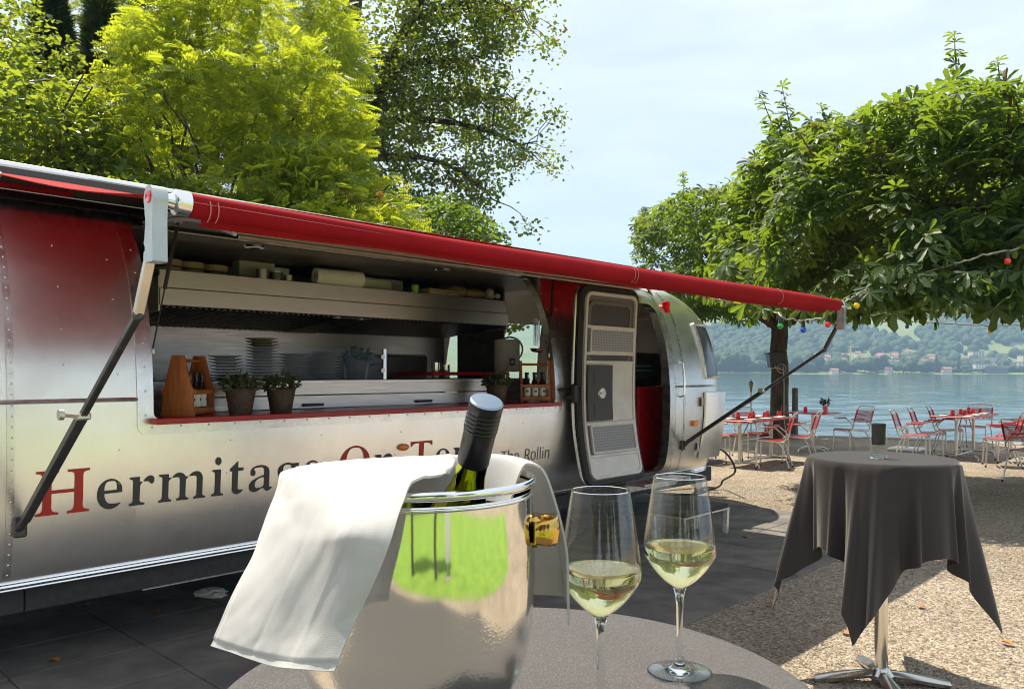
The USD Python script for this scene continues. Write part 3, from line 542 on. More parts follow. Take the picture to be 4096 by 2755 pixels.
GLYPHS = '''{"sH":[312,[[[19,-2,19,12,34,14,46,19,52,29,54,38,54,234,52,242,45,252,35,257,20,259,20,273,134,273,134,259,113,256,104,251,100,242,98,227,98,153,100,151,212,151,214,153,214,227,212,243,208,251,199,256,178,259,178,273,292,273,292,259,277,257,265,252,260,243,258,235,258,38,263,24,268,18,278,14,292,12,292,-2,178,-2,178,12,197,15,204,18,211,28,214,47,214,128,212,130,100,130,98,128,98,47,100,32,102,26,109,18,119,14,134,12,134,-2]]]],"se":[179,[[[22,75,22,111,29,139,40,159,59,178,73,186,85,190,98,191,113,187,125,181,142,165,152,147,156,134,158,97,60,96,61,77,66,58,72,46,80,36,91,30,104,27,133,27,150,31,150,26,133,9,117,-1,98,-7,78,-5,63,2,46,16,36,30,27,50],[60,140,59,118,61,116,129,116,130,139,128,154,124,165,119,171,109,175,83,175,77,173,69,167,64,157]]]],"sr":[171,[[[100,153,101,160,114,176,126,185,137,190,150,187,158,179,162,169,161,145,150,133,143,134,127,152]],[[21,-2,21,12,35,15,41,27,41,158,36,170,22,173,22,186,77,187,77,154,92,153,92,148,83,136,79,122,79,28,86,16,108,11,108,-2]]]],"sm":[330,[[[205,164,221,180,242,190,256,190,266,186,275,179,281,171,287,157,290,139,290,28,293,19,297,14,309,12,309,-2,235,-2,235,12,247,14,252,21,254,29,253,144,249,154,244,158,236,160,205,159]],[[100,164,120,183,136,190,145,191,165,183,176,171,181,159,198,159,198,154,183,139,183,30,185,21,189,15,196,12,202,12,202,-2,129,-2,129,12,141,14,146,21,148,29,147,144,144,152,138,158,130,160,100,159]],[[21,12,35,15,41,27,41,157,39,164,35,170,21,173,21,187,77,187,77,161,94,160,94,155,82,146,77,137,77,30,81,17,87,13,96,11,96,-2,21,-2]]]],"si":[118,[[[21,12,35,15,41,27,41,158,36,170,22,173,22,186,78,187,78,33,81,18,89,13,97,12,97,-2,21,-2]],[[40,238,41,258,46,267,56,275,68,273,76,264,80,253,80,238,76,227,67,218,57,216,47,223]]]],"st":[136,[[[22,181,59,217,71,233,76,233,76,187,114,186,114,164,76,163,77,37,79,31,87,26,114,26,114,20,100,4,80,-6,70,-7,56,-2,47,6,41,19,39,29,39,163,22,164]]]],"sa":[205,[[[22,29,22,47,25,58,40,78,71,96,128,116,128,151,122,166,112,172,104,174,70,174,61,172,53,166,53,162,63,145,63,130,61,124,50,114,39,116,33,123,30,131,30,151,38,167,49,177,62,184,89,191,107,191,124,188,144,179,157,164,164,141,165,27,171,22,184,22,186,14,169,-1,154,-7,140,-3,132,6,128,18,109,18,83,0,64,-6,52,-6,42,-2,32,6,25,17],[61,58,61,41,65,30,76,22,103,22,120,30,128,39,128,98,108,99,95,95,80,87,72,81,64,68]]]],"sg":[195,[[[18,-49,19,-36,23,-28,43,-15,32,-5,26,4,24,11,26,33,31,42,40,51,54,60,59,60,63,65,45,77,34,88,25,107,23,118,24,141,27,151,34,163,52,179,64,185,87,191,107,190,129,183,179,183,179,158,154,157,163,135,164,116,161,100,153,85,138,71,118,62,60,58,53,50,50,43,54,35,62,32,133,29,149,25,164,17,174,4,178,-11,177,-37,168,-56,152,-70,132,-79,101,-85,74,-85,53,-81,35,-73,23,-62],[34,-45,36,-51,43,-58,56,-64,72,-67,122,-67,140,-64,153,-59,163,-51,167,-39,165,-33,160,-27,147,-23,49,-22,39,-30,35,-37],[58,115,62,93,72,79,80,76,108,76,118,81,126,96,129,117,127,151,119,169,107,175,81,175,71,172,64,163,60,151]]]],"sO":[313,[[[26,129,27,156,32,181,43,208,57,229,77,249,98,263,121,273,149,279,179,277,202,270,225,258,243,244,262,222,274,201,283,175,287,147,286,113,282,93,270,63,256,42,237,23,220,11,188,-3,162,-8,141,-7,110,2,86,15,61,37,47,56,36,78,29,102],[76,130,78,100,85,66,98,38,111,22,124,14,136,10,173,9,194,15,206,23,217,38,228,64,233,87,236,118,236,152,231,192,222,220,208,243,191,256,172,262,132,261,111,252,97,236,84,206,78,173]]]],"sn":[227,[[[21,12,35,15,41,27,41,157,39,164,35,170,21,173,21,187,78,187,78,163,80,162,99,162,117,181,137,190,152,190,167,183,179,169,186,146,187,27,190,19,194,14,206,12,206,-2,130,-2,130,11,143,14,149,24,150,29,150,137,145,155,132,160,101,159,88,151,78,138,78,28,81,19,85,14,97,12,97,-2,21,-2]]]],"sT":[252,[[[16,228,16,273,234,273,234,231,229,231,211,247,196,253,180,256,147,255,147,39,150,27,157,18,166,14,185,12,185,-2,65,-2,65,12,78,13,90,17,98,25,102,36,103,255,70,256,54,253,32,241,21,228]]]],"so":[200,[[[21,81,23,118,27,133,35,150,52,171,66,181,82,188,105,191,121,187,139,178,154,165,162,155,175,127,179,102,179,81,177,65,170,43,158,23,145,10,135,3,116,-5,108,-7,88,-6,64,4,53,12,38,29,29,46,24,61],[60,61,65,28,70,18,79,11,85,9,116,9,126,13,133,22,137,32,140,53,140,127,135,156,124,172,115,176,86,176,76,172,68,163,63,148,60,122]]]],"su":[223,[[[123,173,123,187,183,187,183,35,189,23,204,20,204,6,146,-1,146,20,128,21,128,26,139,32,146,42,146,154,144,162,139,170]],[[17,173,17,187,74,187,75,39,78,31,88,24,123,23,122,16,116,10,98,-2,83,-7,73,-7,63,-4,49,7,42,20,37,46,37,155,32,169,26,172]]]],"tT":[222,[[[9,259,9,281,213,281,213,259,130,259,126,258,124,253,124,5,98,5,97,256,92,259]]]],"th":[247,[[[39,299,64,299,63,186,64,181,73,181,78,189,93,202,111,210,127,213,148,213,173,208,189,199,202,183,208,165,210,149,210,5,185,5,185,146,180,166,175,176,162,187,138,194,116,193,99,188,85,180,77,169,68,147,64,120,64,5,39,5]]]],"te":[226,[[[27,93,28,129,35,158,47,180,61,195,83,208,103,213,131,213,156,206,170,197,181,186,192,168,199,144,200,105,59,105,54,102,55,81,60,63,66,51,75,39,88,30,111,22,140,21,165,25,191,34,191,13,164,4,141,1,105,2,80,9,59,22,42,42,32,64],[55,129,56,125,61,123,167,123,172,126,173,141,163,171,150,186,136,192,115,195,92,190,81,184,69,173,58,149]]]],"tR":[249,[[[44,281,124,281,155,278,171,274,186,267,204,251,213,234,216,220,217,200,212,174,197,152,180,140,164,133,161,127,234,5,203,5,138,117,131,123,76,123,71,121,70,5,44,5],[70,253,71,145,76,143,135,144,158,150,171,157,182,171,189,192,189,214,181,237,167,249,140,258,72,258]]]],"to":[242,[[[27,95,29,138,34,157,40,170,48,182,61,195,73,203,90,210,106,213,136,213,155,209,170,202,184,192,195,180,211,148,215,126,215,89,208,57,198,38,184,22,168,11,154,5,132,1,102,2,86,6,67,16,54,27,42,43,33,62],[53,105,55,82,62,58,69,44,80,32,91,26,107,21,127,20,146,24,162,32,171,41,177,51,185,72,189,96,189,120,187,135,181,155,173,171,161,183,149,189,135,193,115,194,93,189,74,177,62,157,55,133]]]],"tl":[103,[[[39,299,64,299,64,5,39,5]]]],"ti":[103,[[[36,268,37,281,39,285,45,289,59,289,67,280,67,265,64,260,57,255,47,255,41,258]],[[39,209,64,209,64,5,39,5]]]],"tn":[247,[[[39,209,58,209,63,184,69,181,73,181,82,194,94,203,107,209,124,213,153,213,165,211,184,203,197,191,207,170,210,149,210,5,185,5,185,146,180,166,175,176,162,187,138,194,116,193,99,188,89,183,77,169,68,147,64,121,64,5,39,5]]]]}'''

# ------------------------------------------------------------------ the trailer (frame: u along it, y away from the camera, z up)
from scipy.interpolate import PchipInterpolator
YW, YC = 4.4, 5.6
_side = PchipInterpolator([.40, .47, .60, .80, 1.05, 1.25, 1.5, 1.75, 2.0, 2.2, 2.4, 2.55, 2.65, 2.75, 2.80, 2.82], [.15, .10, .055, .02, .003, 0, .012, .045, .105, .18, .285, .40, .52, .75, 1.0, 1.15]) if False else PchipInterpolator([.40, .47, .60, .80, 1.05, 1.25, 1.5, 1.75, 2.0, 2.2, 2.33, 2.42, 2.48, 2.53, 2.565, 2.60, 2.82], [.15, .10, .055, .02, .003, 0, .012, .048, .115, .21, .32, .44, .58, .76, .96, 1.10, 1.15])
_nose = PchipInterpolator([.40, .76, 1.1, 1.4, 1.75, 2.04, 2.22, 2.35, 2.45, 2.53, 2.58, 2.60], [.15, .06, .0, .0, .06, .17, .34, .56, .85, 1.30, 1.85, 2.4])
def side(z): return _side(z)
FRONT = 8.72
U_NEAR = [-.5, -.1, .3, .7, 1.12, 1.45, 1.72, 1.79, 2.3, 2.9, 3.5, 4.1, 4.7, 5.16, 5.24, 5.7, 6.18, 6.93, 7.02, 7.3, 7.55]
Y_FR = [0.0, .2, .4, .6, .8, 1.0]
U_FAR = [7.55, 7.35, 6.6, 6.0, 5.0, 4.0, 3.0, 2.0, 1.0, 0, -.5]
ZS = [.47, .50, .56, .64, .74, .86, 1.0, 1.12, 1.25, 1.367, 1.50, 1.62, 1.75, 1.88, 2.0, 2.1, 2.22, 2.30, 2.36, 2.41, 2.45, 2.48, 2.51, 2.535, 2.555, 2.575, 2.59, 2.60]
NCOR = 10
def plan(z, off=0.0):
    w = 1.2 - float(side(z)) - off; fr = FRONT - float(_nose(z)) - off; rc = min(1.15, w * .95); uc = fr - rc
    kn = [-9, -.5, 7.02, 7.55]; kv = [-9, -.5, min(7.02, uc - .3), uc]
    P = [(np.interp(u, kn, kv), YC - w) for u in U_NEAR]
    for k in range(1, NCOR): a = -np.pi / 2 + np.pi / 2 * k / NCOR; P.append((uc + rc * math.cos(a), YC - w + rc + rc * math.sin(a)))
    P += [(fr, YC - w + rc + (2 * w - 2 * rc) * t) for t in Y_FR]
    for k in range(1, NCOR): a = np.pi / 2 * k / NCOR; P.append((uc + rc * math.cos(a), YC + w - rc + rc * math.sin(a)))
    P += [(np.interp(u, kn, kv), YC + w) for u in U_FAR]
    P += [(-.62, YC + w * .7), (-.62, YC), (-.62, YC - w * .7)]
    return P
nN, nF = len(U_NEAR), len(Y_FR); S_FR = nN + NCOR - 1; S_FAR = S_FR + nF + NCOR - 1; NS = S_FAR + len(U_FAR) + 3
def shell_grid(off=0.0): return np.array([[(u, y, z) for u, y in plan(z, off)] for z in ZS])      # [z, s, 3]
def zi(z): return int(np.argmin(np.abs(np.array(ZS) - z)))
def ui(u): return int(np.argmin(np.abs(np.array(U_NEAR) - u)))
holes = set()
def hole(s0, s1, z0, z1):
    for s in range(s0, s1):
        for k in range(zi(z0), zi(z1)): holes.add((s, k))
hole(ui(1.79), ui(5.16), 1.25, 2.36); hole(ui(6.18), ui(6.93), .50, 2.22)
hole(S_FR, S_FR + nF - 1, 1.50, 2.1); hole(S_FAR, S_FAR + 3, 1.25, 2.1)
G0, G1 = shell_grid(), shell_grid(.045)
def shell_mesh(G, s0, s1, k0, k1):
    used = {}; V = []; Q = []
    def vid(k, s):
        s %= NS
        if (k, s) not in used: used[(k, s)] = len(V); V.append(G[k, s])
        return used[(k, s)]
    for s in range(s0, s1):
        for k in range(k0, k1):
            if (s % NS, k) not in holes: Q.append([vid(k, s), vid(k, s + 1), vid(k + 1, s + 1), vid(k + 1, s)])
    return (np.array(V), np.array(Q)) if Q else None
T = thingT('food_trailer', 'silver riveted aluminium food trailer with open serving hatch, open door and lettered side', 'trailer', (4.0, YC, 0.0))
zb, zr, zt = zi(1.367), zi(2.41), len(ZS) - 1
cuts = [0, ui(1.12), ui(1.72), ui(5.24), ui(6.18), ui(7.02), nN + 4, S_FR, S_FR + nF - 1, S_FAR, NS]
for a_, b_ in zip(cuts[:-1], cuts[1:]):
    for k0, k1 in ((0, zb), (zb, zr)):
        m = shell_mesh(G0, a_, b_, k0, k1)
        if m: T.part('body_panel', MB().add(*m), 'aluminium', True)
rm = MB(); rm.add(*shell_mesh(G0, 0, NS, zr, zt))
top = G0[-1]; cen = np.array([[*top[:, :2].mean(0), 2.605]]); rm.add(np.vstack([top, cen]), [[NS, s, (s + 1) % NS] for s in range(NS)])
T.part('roof', rm, 'aluminium', True)
for lo, hi, s0 in ((0, zr, nN), (zr, zt, 0)):
    m = shell_mesh(G1, 0, NS, lo, hi)
    T.part('inner_lining', MB().add(*m), 'lining_grey', True)

def wallp(u, z, o=0.0): return np.array([u, YW + float(side(np.clip(z, .4, 2.82))) - o, z])
def rrect(u0, u1, z0, z1, r, n=8):
    P = []
    for cx, cz, a0 in ((u1 - r, z0 + r, -90), (u1 - r, z1 - r, 0), (u0 + r, z1 - r, 90), (u0 + r, z0 + r, 180)):
        for k in range(n + 1): a = math.radians(a0 + 90 * k / n); P.append((cx + r * math.cos(a), cz + r * math.sin(a)))
    Q = []                                   # add points on long straight edges so that the ring follows the curved wall
    for i in range(len(P)):
        a, b = np.array(P[i]), np.array(P[(i + 1) % len(P)]); k = 14 if np.linalg.norm(b - a) > .25 else 1
        for t in range(k): Q.append(a + (b - a) * t / k)
    return np.array(Q)
def ring(outer, inner, o, depth_in, lip=0.008):
    m = MB(); A = np.array([wallp(u, z, o) for u, z in outer]); A0 = np.array([wallp(u, z, -.002) for u, z in outer])
    B = np.array([wallp(u, z, o) for u, z in inner]); C = np.array([wallp(u, z, o - depth_in) for u, z in inner])
    for P, Q in ((A0, A), (A, B), (B, C)): m.sheet(np.stack([P, Q], 0), closed=True)
    return m
# serving hatch frame and door frame
T.part('hatch_frame', ring(rrect(1.715, 5.235, 1.175, 2.405, .05), rrect(1.80, 5.15, 1.262, 2.352, .03), .006, .07), 'aluminium_plain', 25)
T.part('door_frame', ring(rrect(6.11, 7.0, .455, 2.29, .16), rrect(6.20, 6.91, .525, 2.205, .10), .014, .09), 'aluminium_plain', 25)
# seams, trims, rivets
def wall_path(u0, u1, z, o, n=2): return [wallp(u, z, o) for u in np.linspace(u0, u1, n)]
k_b = zi(1.367)
belt = np.array([G0[k_b, s] for s in range(ui(7.02), S_FAR)]); 
nrm2 = lambda P: np.stack([np.gradient(P[:, 1]), -np.gradient(P[:, 0]), 0 * P[:, 0]], 1) / np.linalg.norm(np.stack([np.gradient(P[:, 1]), -np.gradient(P[:, 0])], 1), axis=1)[:, None]
for pts in (np.array(wall_path(-.5, 1.715, 1.367, .004, 4)), np.array(wall_path(5.24, 5.36, 1.367, .004)), belt + nrm2(belt) * .004):
    T.part('belt_trim', MB().tube(pts, .011, 8), 'aluminium_plain')
low = np.array([G0[0, s] for s in range(0, S_FAR)])
nl = nrm2(low); cs = MB()
for o, zz, r in ((.006, .004, .008), (.004, -.012, .011), (.006, -.030, .006)): cs.tube(low + nl * o + [0, 0, zz], r, 8)
T.part('bottom_trim', cs, 'chrome')
for u in (1.12, 7.02, 7.2):
    seam = MB()
    G = np.array([[wallp(u - .012, z, .0022), wallp(u + .022, z, .0022)] for z in np.linspace(.5, 2.36, 40)]); seam.sheet(G)
    T.part('panel_seam', seam, 'aluminium_plain', True)
rv = MB(); RV = trimesh.creation.icosphere(1, 1.0); RV = RV.slice_plane([0, 0, 0], [0, -1, 0])
def rivet(p, r=.0055): rv.add(RV.vertices * [r, r * .8, r] + p, RV.faces)
for u in (1.128, 1.145 - .3, 7.028, 7.208):
    for z in np.arange(.52, 2.34, .052): rivet(wallp(u, z, .0024))
for u in np.arange(1.79, 5.2, .16): rivet(wallp(u, 1.215, .0065)); 
for z in np.arange(1.28, 2.3, .13): rivet(wallp(1.757, z, .0065)); rivet(wallp(5.195, z, .0065)); rivet(wallp(5.32, z, .001))
for u in np.arange(1.62, 6.0, .62):
    for z in (.72, .93, 1.10): rivet(wallp(u + rng.uniform(-.03, .03), z + rng.uniform(-.02, .02), .001), .0045)
for z in (1.5, 1.68, 1.9, 2.12): rivet(wallp(1.62, z, .001), .0045); rivet(wallp(1.36, z + .05, .001), .0045)
for s in np.linspace(nN + 1, S_FR, 46):
    a, b = int(s), min(int(s) + 1, NS - 1); 
    for k, dz in ((zi(2.1), 0), ):
        P = G0[k, a] * (1 - (s - a)) + G0[k, b] * (s - a); rivet(P + [0, -.002, 0], .005)
T.part('rivet', rv, 'aluminium_plain', True, kind='stuff')
# underside skirt and wheels
sk = MB()
for u0, u1 in ((-.5, 1.22), (1.225, 3.2), (5.0, 8.0)): T.part('skirt_panel', MB().cbox(((u0 + u1) / 2, 4.56, .385), (u1 - u0, .03, .155), .004), 'skirt_black')
T.part('chassis', MB().box((3.75, 5.65, .36), (8.2, 1.9, .12)), 'skirt_black', False)
T.part('skirt_edge', MB().tube([(1.8, 4.545, .306), (3.2, 4.545, .306)], .006, 6), 'aluminium_plain')
for u in (3.55, 4.45):
    w = T.part('wheel', MB().lathe([(.19, -.08), (.30, -.085), (.33, -.06), (.335, 0), (.33, .06), (.30, .085), (.19, .08)], 28, (u, 4.74, .335), Rx(math.pi / 2)), 'black_rubber', True)
    st_ = MB().lathe([(.0, .075), (.05, .075), (.10, .06), (.19, .078), (.195, .0)], 24, (u, 4.74, .335), Rx(math.pi / 2))
    T.part('rim', st_, 'aluminium_plain', True, under=w)
# interior
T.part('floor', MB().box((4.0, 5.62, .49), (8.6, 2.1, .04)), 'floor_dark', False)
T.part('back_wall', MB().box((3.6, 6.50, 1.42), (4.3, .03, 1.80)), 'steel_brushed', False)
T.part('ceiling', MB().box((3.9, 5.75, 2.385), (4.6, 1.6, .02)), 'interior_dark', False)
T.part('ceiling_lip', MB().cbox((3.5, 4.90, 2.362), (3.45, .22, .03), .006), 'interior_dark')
for px, py in ((256, 249), (445, 272)):
    x = (px - 512) / 800; Y = 4.86 / (.6896 - .7242 * x); c = (u_ := (.6896 * x + .7242) * Y, 4.88, 2.345)
    lp = T.part('ceiling_spot', MB().lathe([(.0, -.004), (.04, -.004), (.062, -.012), (.07, 0), (.07, .012)], 24, c), 'chrome')
# extractor hood with baffle filters
T.part('extractor_hood', MB().cbox((4.0, 5.515, 2.155), (3.42, .03, .125), .003).cbox((4.0, 5.505, 2.03), (3.42, .03, .12), .003).box((4.0, 5.95, 2.205), (3.40, .85, .012)).box((5.70, 6.0, 2.05), (.012, 1.0, .24)).box((2.29, 6.0, 2.05), (.012, 1.0, .24)), 'steel_brushed', False)
sl = (1.885 - 1.965) / .85
for k in range(72):
    u = 2.36 + k * .0465
    if abs(u - 3.92) < .16: continue
    Gs = MB().box((u, 5.96, 1.925), (.024, .86, .016), Rx(math.atan2(-.085, .86)))
    T.part('baffle_slat', Gs, 'steel_dark', False)
T.part('filter_tray', MB().box((4.0, 5.97, 1.962), (3.36, .86, .008), Rx(math.atan2(-.085, .86))), 'black_paint', False)
T.part('filter_divider', MB().box((3.92, 5.96, 1.916), (.30, .88, .008), Rx(math.atan2(-.085, .86))), 'steel_dark', False)
for u in (3.75, 3.98): T.part('hood_lamp', MB().lathe([(0, -.012), (.03, -.01), (.035, 0)], 16, (u, 5.55, 1.962)), 'worn_white', True)
for u0, u1, m in ((3.05, 3.45, 'worn_white'), (4.25, 4.62, 'steel_brushed')): T.part('duct', MB().cbox(((u0 + u1) / 2, 5.95, 2.28), (u1 - u0, .35, .14), .004), m)
# worktop, apron, serving counter
T.part('worktop', MB().cbox((3.5, 5.12, 1.445), (3.44, .74, .03), .004), 'steel_brushed')
T.part('worktop_front', MB().cbox((3.5, 4.758, 1.405), (3.42, .014, .095), .003).cbox((3.5, 4.762, 1.31), (3.42, .012, .088), .003), 'steel_brushed')
T.part('cook_line', MB().cbox((3.9, 6.25, 1.38), (3.2, .5, .12), .004), 'steel_brushed')
T.part('red_shelf', MB().cbox((4.95, 5.45, 1.50), (.95, .5, .03), .004), 'red_cabinet')
T.part('serving_counter', MB().cbox((3.46, 4.525, 1.247), (3.36, .43, .032), .003), 'red_counter')
for u in (3.02, 4.0): T.part('catch', MB().cbox((u, 4.745, 1.29), (.16, .012, .02), .003).tube([(u - .075, 4.735, 1.296), (u + .075, 4.735, 1.296)], .004, 6), 'black_plastic')
T.part('glass_screen', MB().box((2.72, 4.80, 1.572), (1.84, .006, .215)), 'glass_pane', False)
for u in (1.86, 3.66):
    T.part('screen_post', MB().cbox((u, 4.80, 1.57), (.026, .026, .235), .003), 'steel_post')
    for z in (1.525, 1.625): T.part('screen_clamp', MB().lathe([(0, -.012), (.018, -.012), (.018, .012), (0, .012)], 16, (u + (.03 if u < 2 else -.03), 4.785, z), Rx(math.pi / 2)), 'steel_tube')
# red cabinet and oven seen through the door
T.part('cabinet', MB().cbox((7.45, 5.20, .935), (1.0, .80, .85), .005), 'red_cabinet')
T.part('cabinet_lock', MB().lathe([(0, .006), (.012, .006), (.014, 0)], 12, (7.06, 4.797, 1.25), Rx(math.pi / 2)), 'chrome')
ov = T.part('oven', MB().cbox((7.34, 5.22, 1.545), (.62, .5, .36), .008), 'steel_dark')
T.part('oven_glass', MB().box((7.27, 4.964, 1.535), (.40, .006, .22)), 'window_dark', False)
for z in (1.55, 1.60): T.part('oven_rack', MB().box((7.27, 4.958, z - .02), (.34, .004, .016)), 'teal_bright', False)
T.part('side_counter', MB().box((7.4, 6.3, 1.3), (1.8, .6, .04)), 'interior_light', False)
for i in range(6): T.part('ceiling_rack_bar', MB().tube([(6.5, 5.0 + i * .12, 2.18), (8.0, 5.0 + i * .12, 2.14)], .006, 6), 'steel_tube')
# wall windows (far side and nose)
T.part('far_window', MB().box((6.77, YC + 1.2 - .06, 1.68), (1.5, .006, .86)), 'glass_pane', False)  # far window widened to let more skylight onto the red cabinet
fw = FRONT - .04
T.part('nose_window', MB().box((fw, YC, 1.79), (.006, .66, .66)), 'glass_pane', False)
T.part('partition', MB().cbox((5.92, 6.1, 1.5), (.03, .7, 1.9), .004), 'interior_dark')
# raised serving hatch
tt = np.linspace(0, 1, 15); hy = 4.76 - 1.09 * tt; hzz = 2.382 - .172 * tt + .06 * np.sin(np.pi * tt)
Gh = np.stack([np.stack([np.full(15, u), hy, hzz], -1) for u in np.linspace(1.90, 5.32, 12)], 0)
hp = T.part('hatch', MB().thick(Gh, .022), 'aluminium', 30)
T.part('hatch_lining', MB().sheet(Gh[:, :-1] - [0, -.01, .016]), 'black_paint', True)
T.part('hatch_lip', MB().cbox((3.61, 3.664, 2.207), (3.46, .022, .036), .004), 'trim_gold')
T.part('hatch_lip', MB().cbox((3.63, 3.70, 2.178), (3.40, .02, .016), .003), 'trim_gold')
for u in (1.895, 5.325):
    m = MB()
    for o, zz in ((0, -.026), (0, 0)): m.tube(np.stack([np.full(15, u), hy, hzz + zz], -1), .011, 6)
    T.part('hatch_edge', m, 'grey_cast')
def strut(a, b, name='gas_strut'):
    a, b = np.asarray(a), np.asarray(b); m = a + (b - a) * .48
    T.part(name, MB().tube([m, a + (b - a) * .96], .011, 10).tube([a, m], .0045, 8).sphere(a, .012, 1).sphere(b, .012, 1), 'black_plastic')
    T.part('strut_bracket', MB().cbox(b + [0, 0, .01], (.05, .02, .02), .004), 'steel_tube'); T.part('strut_bracket', MB().cbox(a - [0, 0, .005], (.02, .03, .035), .004), 'steel_tube')
strut(wallp(1.815, 1.63, -.02), (1.955, 4.45, 2.345)); strut(wallp(5.12, 1.66, -.02), (5.27, 4.52, 2.345))
# door, swung open flat against the wall: its inner face looks outward
dz_ = np.array([.57, .66, .78, .92, 1.10, 1.30, 1.50, 1.72, 1.92, 2.08, 2.22])
dy_ = np.array([4.185, 4.208, 4.235, 4.263, 4.285, 4.292, 4.29, 4.282, 4.272, 4.262, 4.255])
def door_y(z): return np.interp(z, dz_, dy_)
def door_panel(u0, u1, z0, z1, o, th, n=10, r=0):
    zz = np.linspace(z0, z1, n); G = np.stack([np.stack([np.full(n, u), door_y(zz) - o, zz], -1) for u in np.linspace(u0, u1, 3)], 0); return MB().thick(G, th)
D0, D1 = 5.37, 6.13
dp = T.part('door', door_panel(D0, D1, .57, 2.22, -.03, .055), 'door_grey', 30)
def door_ring(u0, u1, z0, z1, w, o, r=.09, ri=None):
    Ao, Bi = rrect(u0, u1, z0, z1, r), rrect(u0 + w, u1 - w, z0 + w, z1 - w, max(r - w * .6, .01))
    f3 = lambda P, oo: np.array([[u, door_y(z) - oo, z] for u, z in P])
    m = MB()
    for P, Q in ((f3(Ao, 0), f3(Ao, o)), (f3(Ao, o), f3(Bi, o)), (f3(Bi, o), f3(Bi, 0))): m.sheet(np.stack([P, Q], 0), closed=True)
    return m
T.part('door_gasket', door_ring(D0 - .035, D1 + .03, .555, 2.245, .03, .004, .085), 'black_rubber')
go = np.array([[u, door_y(z) + .055, z] for u, z in rrect(D0 - .05, D1 + .04, .545, 2.255, .09)])
T.part('door_edge', MB().tube(np.vstack([go, go[:1]]), .016, 8), 'aluminium_plain')
go2 = np.array([[u, door_y(z) + .012, z] for u, z in rrect(D0 - .045, D1 + .035, .55, 2.25, .09)])
T.part('door_seal', MB().tube(np.vstack([go2, go2[:1]]), .016, 8), 'black_rubber')
T.part('screen_door_frame', door_ring(D0 + .005, D1 - .005, .60, 2.205, .028, .022, .07), 'worn_white')
for z in (1.905, 1.675, 1.60, 1.065, .79):
    T.part('screen_rail', door_panel(D0 + .03, D1 - .03, z - .012, z + .012, .018, .014, 2), 'worn_white', False)
T.part('door_window', door_panel(D0 + .07, D1 - .10, 1.62, 2.10, .004, .004), 'door_dark', False)
T.part('door_window_trim', door_ring(D0 + .055, D1 - .075, 1.585, 2.13, .03, .012, .07), 'door_grey')
for z0, z1 in ((1.69, 1.89), (.815, 1.05)):
    T.part('screen_mesh', door_panel(D0 + .10, D1 - .035, z0, z1, .016, .003), 'screen', False)
    T.part('screen_frame', door_ring(D0 + .085, D1 - .03, z0 - .008, z1 + .008, .016, .022, .012), 'worn_white')
T.part('door_sheet', door_panel(D0 + .03, D1 - .035, 1.08, 1.59, .012, .004), 'door_light', False)
T.part('kick_panel', door_panel(D0 + .035, D1 - .035, .62, .775, .014, .004), 'door_light', False)
T.part('lock_box', door_panel(D0 + .035, D0 + .385, 1.09, 1.575, .028, .03, 4), 'door_dark', False)
T.part('latch', MB().lathe([(0, .012), (.045, .01), (.055, 0)], 20, (D0 + .23, door_y(1.33) - .043, 1.33), Rx(math.pi / 2)).cbox((D0 + .23, door_y(1.33) - .06, 1.33), (.07, .012, .016), .003), 'steel_tube')
for z in (1.18, 1.47): T.part('latch_slot', MB().cbox((D0 + .12, door_y(z) - .044, z), (.014, .006, .12), .002), 'black_plastic')
T.part('door_handle', MB().cbox((D0 - .075, door_y(1.33) + .02, 1.33), (.05, .05, .16), .01).tube([(D0 - .08, 4.24, 1.27), (D0 - .10, 4.22, 1.33), (D0 - .08, 4.24, 1.39)], .008, 8), 'black_plastic')
T.part('door_catch', MB().cbox((5.29, 4.36, 1.30), (.05, .07, .055), .012).tube([(5.19, 4.39, 1.365), (5.28, 4.36, 1.36)], .012, 8), 'black_plastic')
# step sill below the door
T.part('door_step', MB().cbox((6.55, 4.28, .47), (.80, .22, .03), .006).cbox((6.55, 4.38, .42), (.86, .05, .07), .006), 'aluminium_plain')
# lights, handle, nose window, compartment lid on the nose
def nose_pt(s, z, o=0.0):
    P = np.array(plan(z)); a = int(s); f_ = s - a; p = P[a] * (1 - f_) + P[a + 1] * f_; t = P[a + 1] - P[a]; t /= np.linalg.norm(t); return np.array([p[0] + t[1] * o, p[1] - t[0] * o, z])
def lamp(s, z, d, mat):
    p = nose_pt(s, z, .012); q = nose_pt(s + .05, z, .012); a = math.atan2(q[1] - p[1], q[0] - p[0]); T.part('marker_lamp', MB().cbox(p, d, .008, Rz(a)), mat)
lamp(ui(7.02) + .55, 2.19, (.085, .05, .12), 'red_lamp'); lamp(ui(7.3) + .3, .98, (.09, .04, .06), 'amber_lamp')
lp = MB().sphere(wallp(3.52, .99, .012), .04, 2, (1.15, .5, .62)); T.part('marker_lamp', lp, 'amber_lamp')
T.part('grab_handle', MB().tube([wallp(7.12, 1.62, .0), wallp(7.12, 1.60, .05), wallp(7.12, 1.44, .06), wallp(7.12, 1.28, .05), wallp(7.12, 1.26, .0)], .009, 8), 'chrome')
sg = np.linspace(nN - .8, nN + 3.6, 9)
def npatch(sg, zg, o): return np.array([[nose_pt(s, z, o) for z in zg] for s in sg])
T.part('corner_window', MB().thick(npatch(sg, np.linspace(1.47, 2.02, 8), .006), .006), 'window_dark', 30)
ed = np.vstack([npatch(sg, [1.46], .010)[:, 0], npatch([sg[-1]], np.linspace(1.46, 2.03, 8), .010)[0], npatch(sg[::-1], [2.03], .010)[:, 0], npatch([sg[0]], np.linspace(2.03, 1.46, 8), .010)[0]])
T.part('corner_window_trim', MB().tube(ed, .018, 8), 'aluminium_plain')
hs = nN - 1.0; h0 = nose_pt(hs, 1.0, .02); 
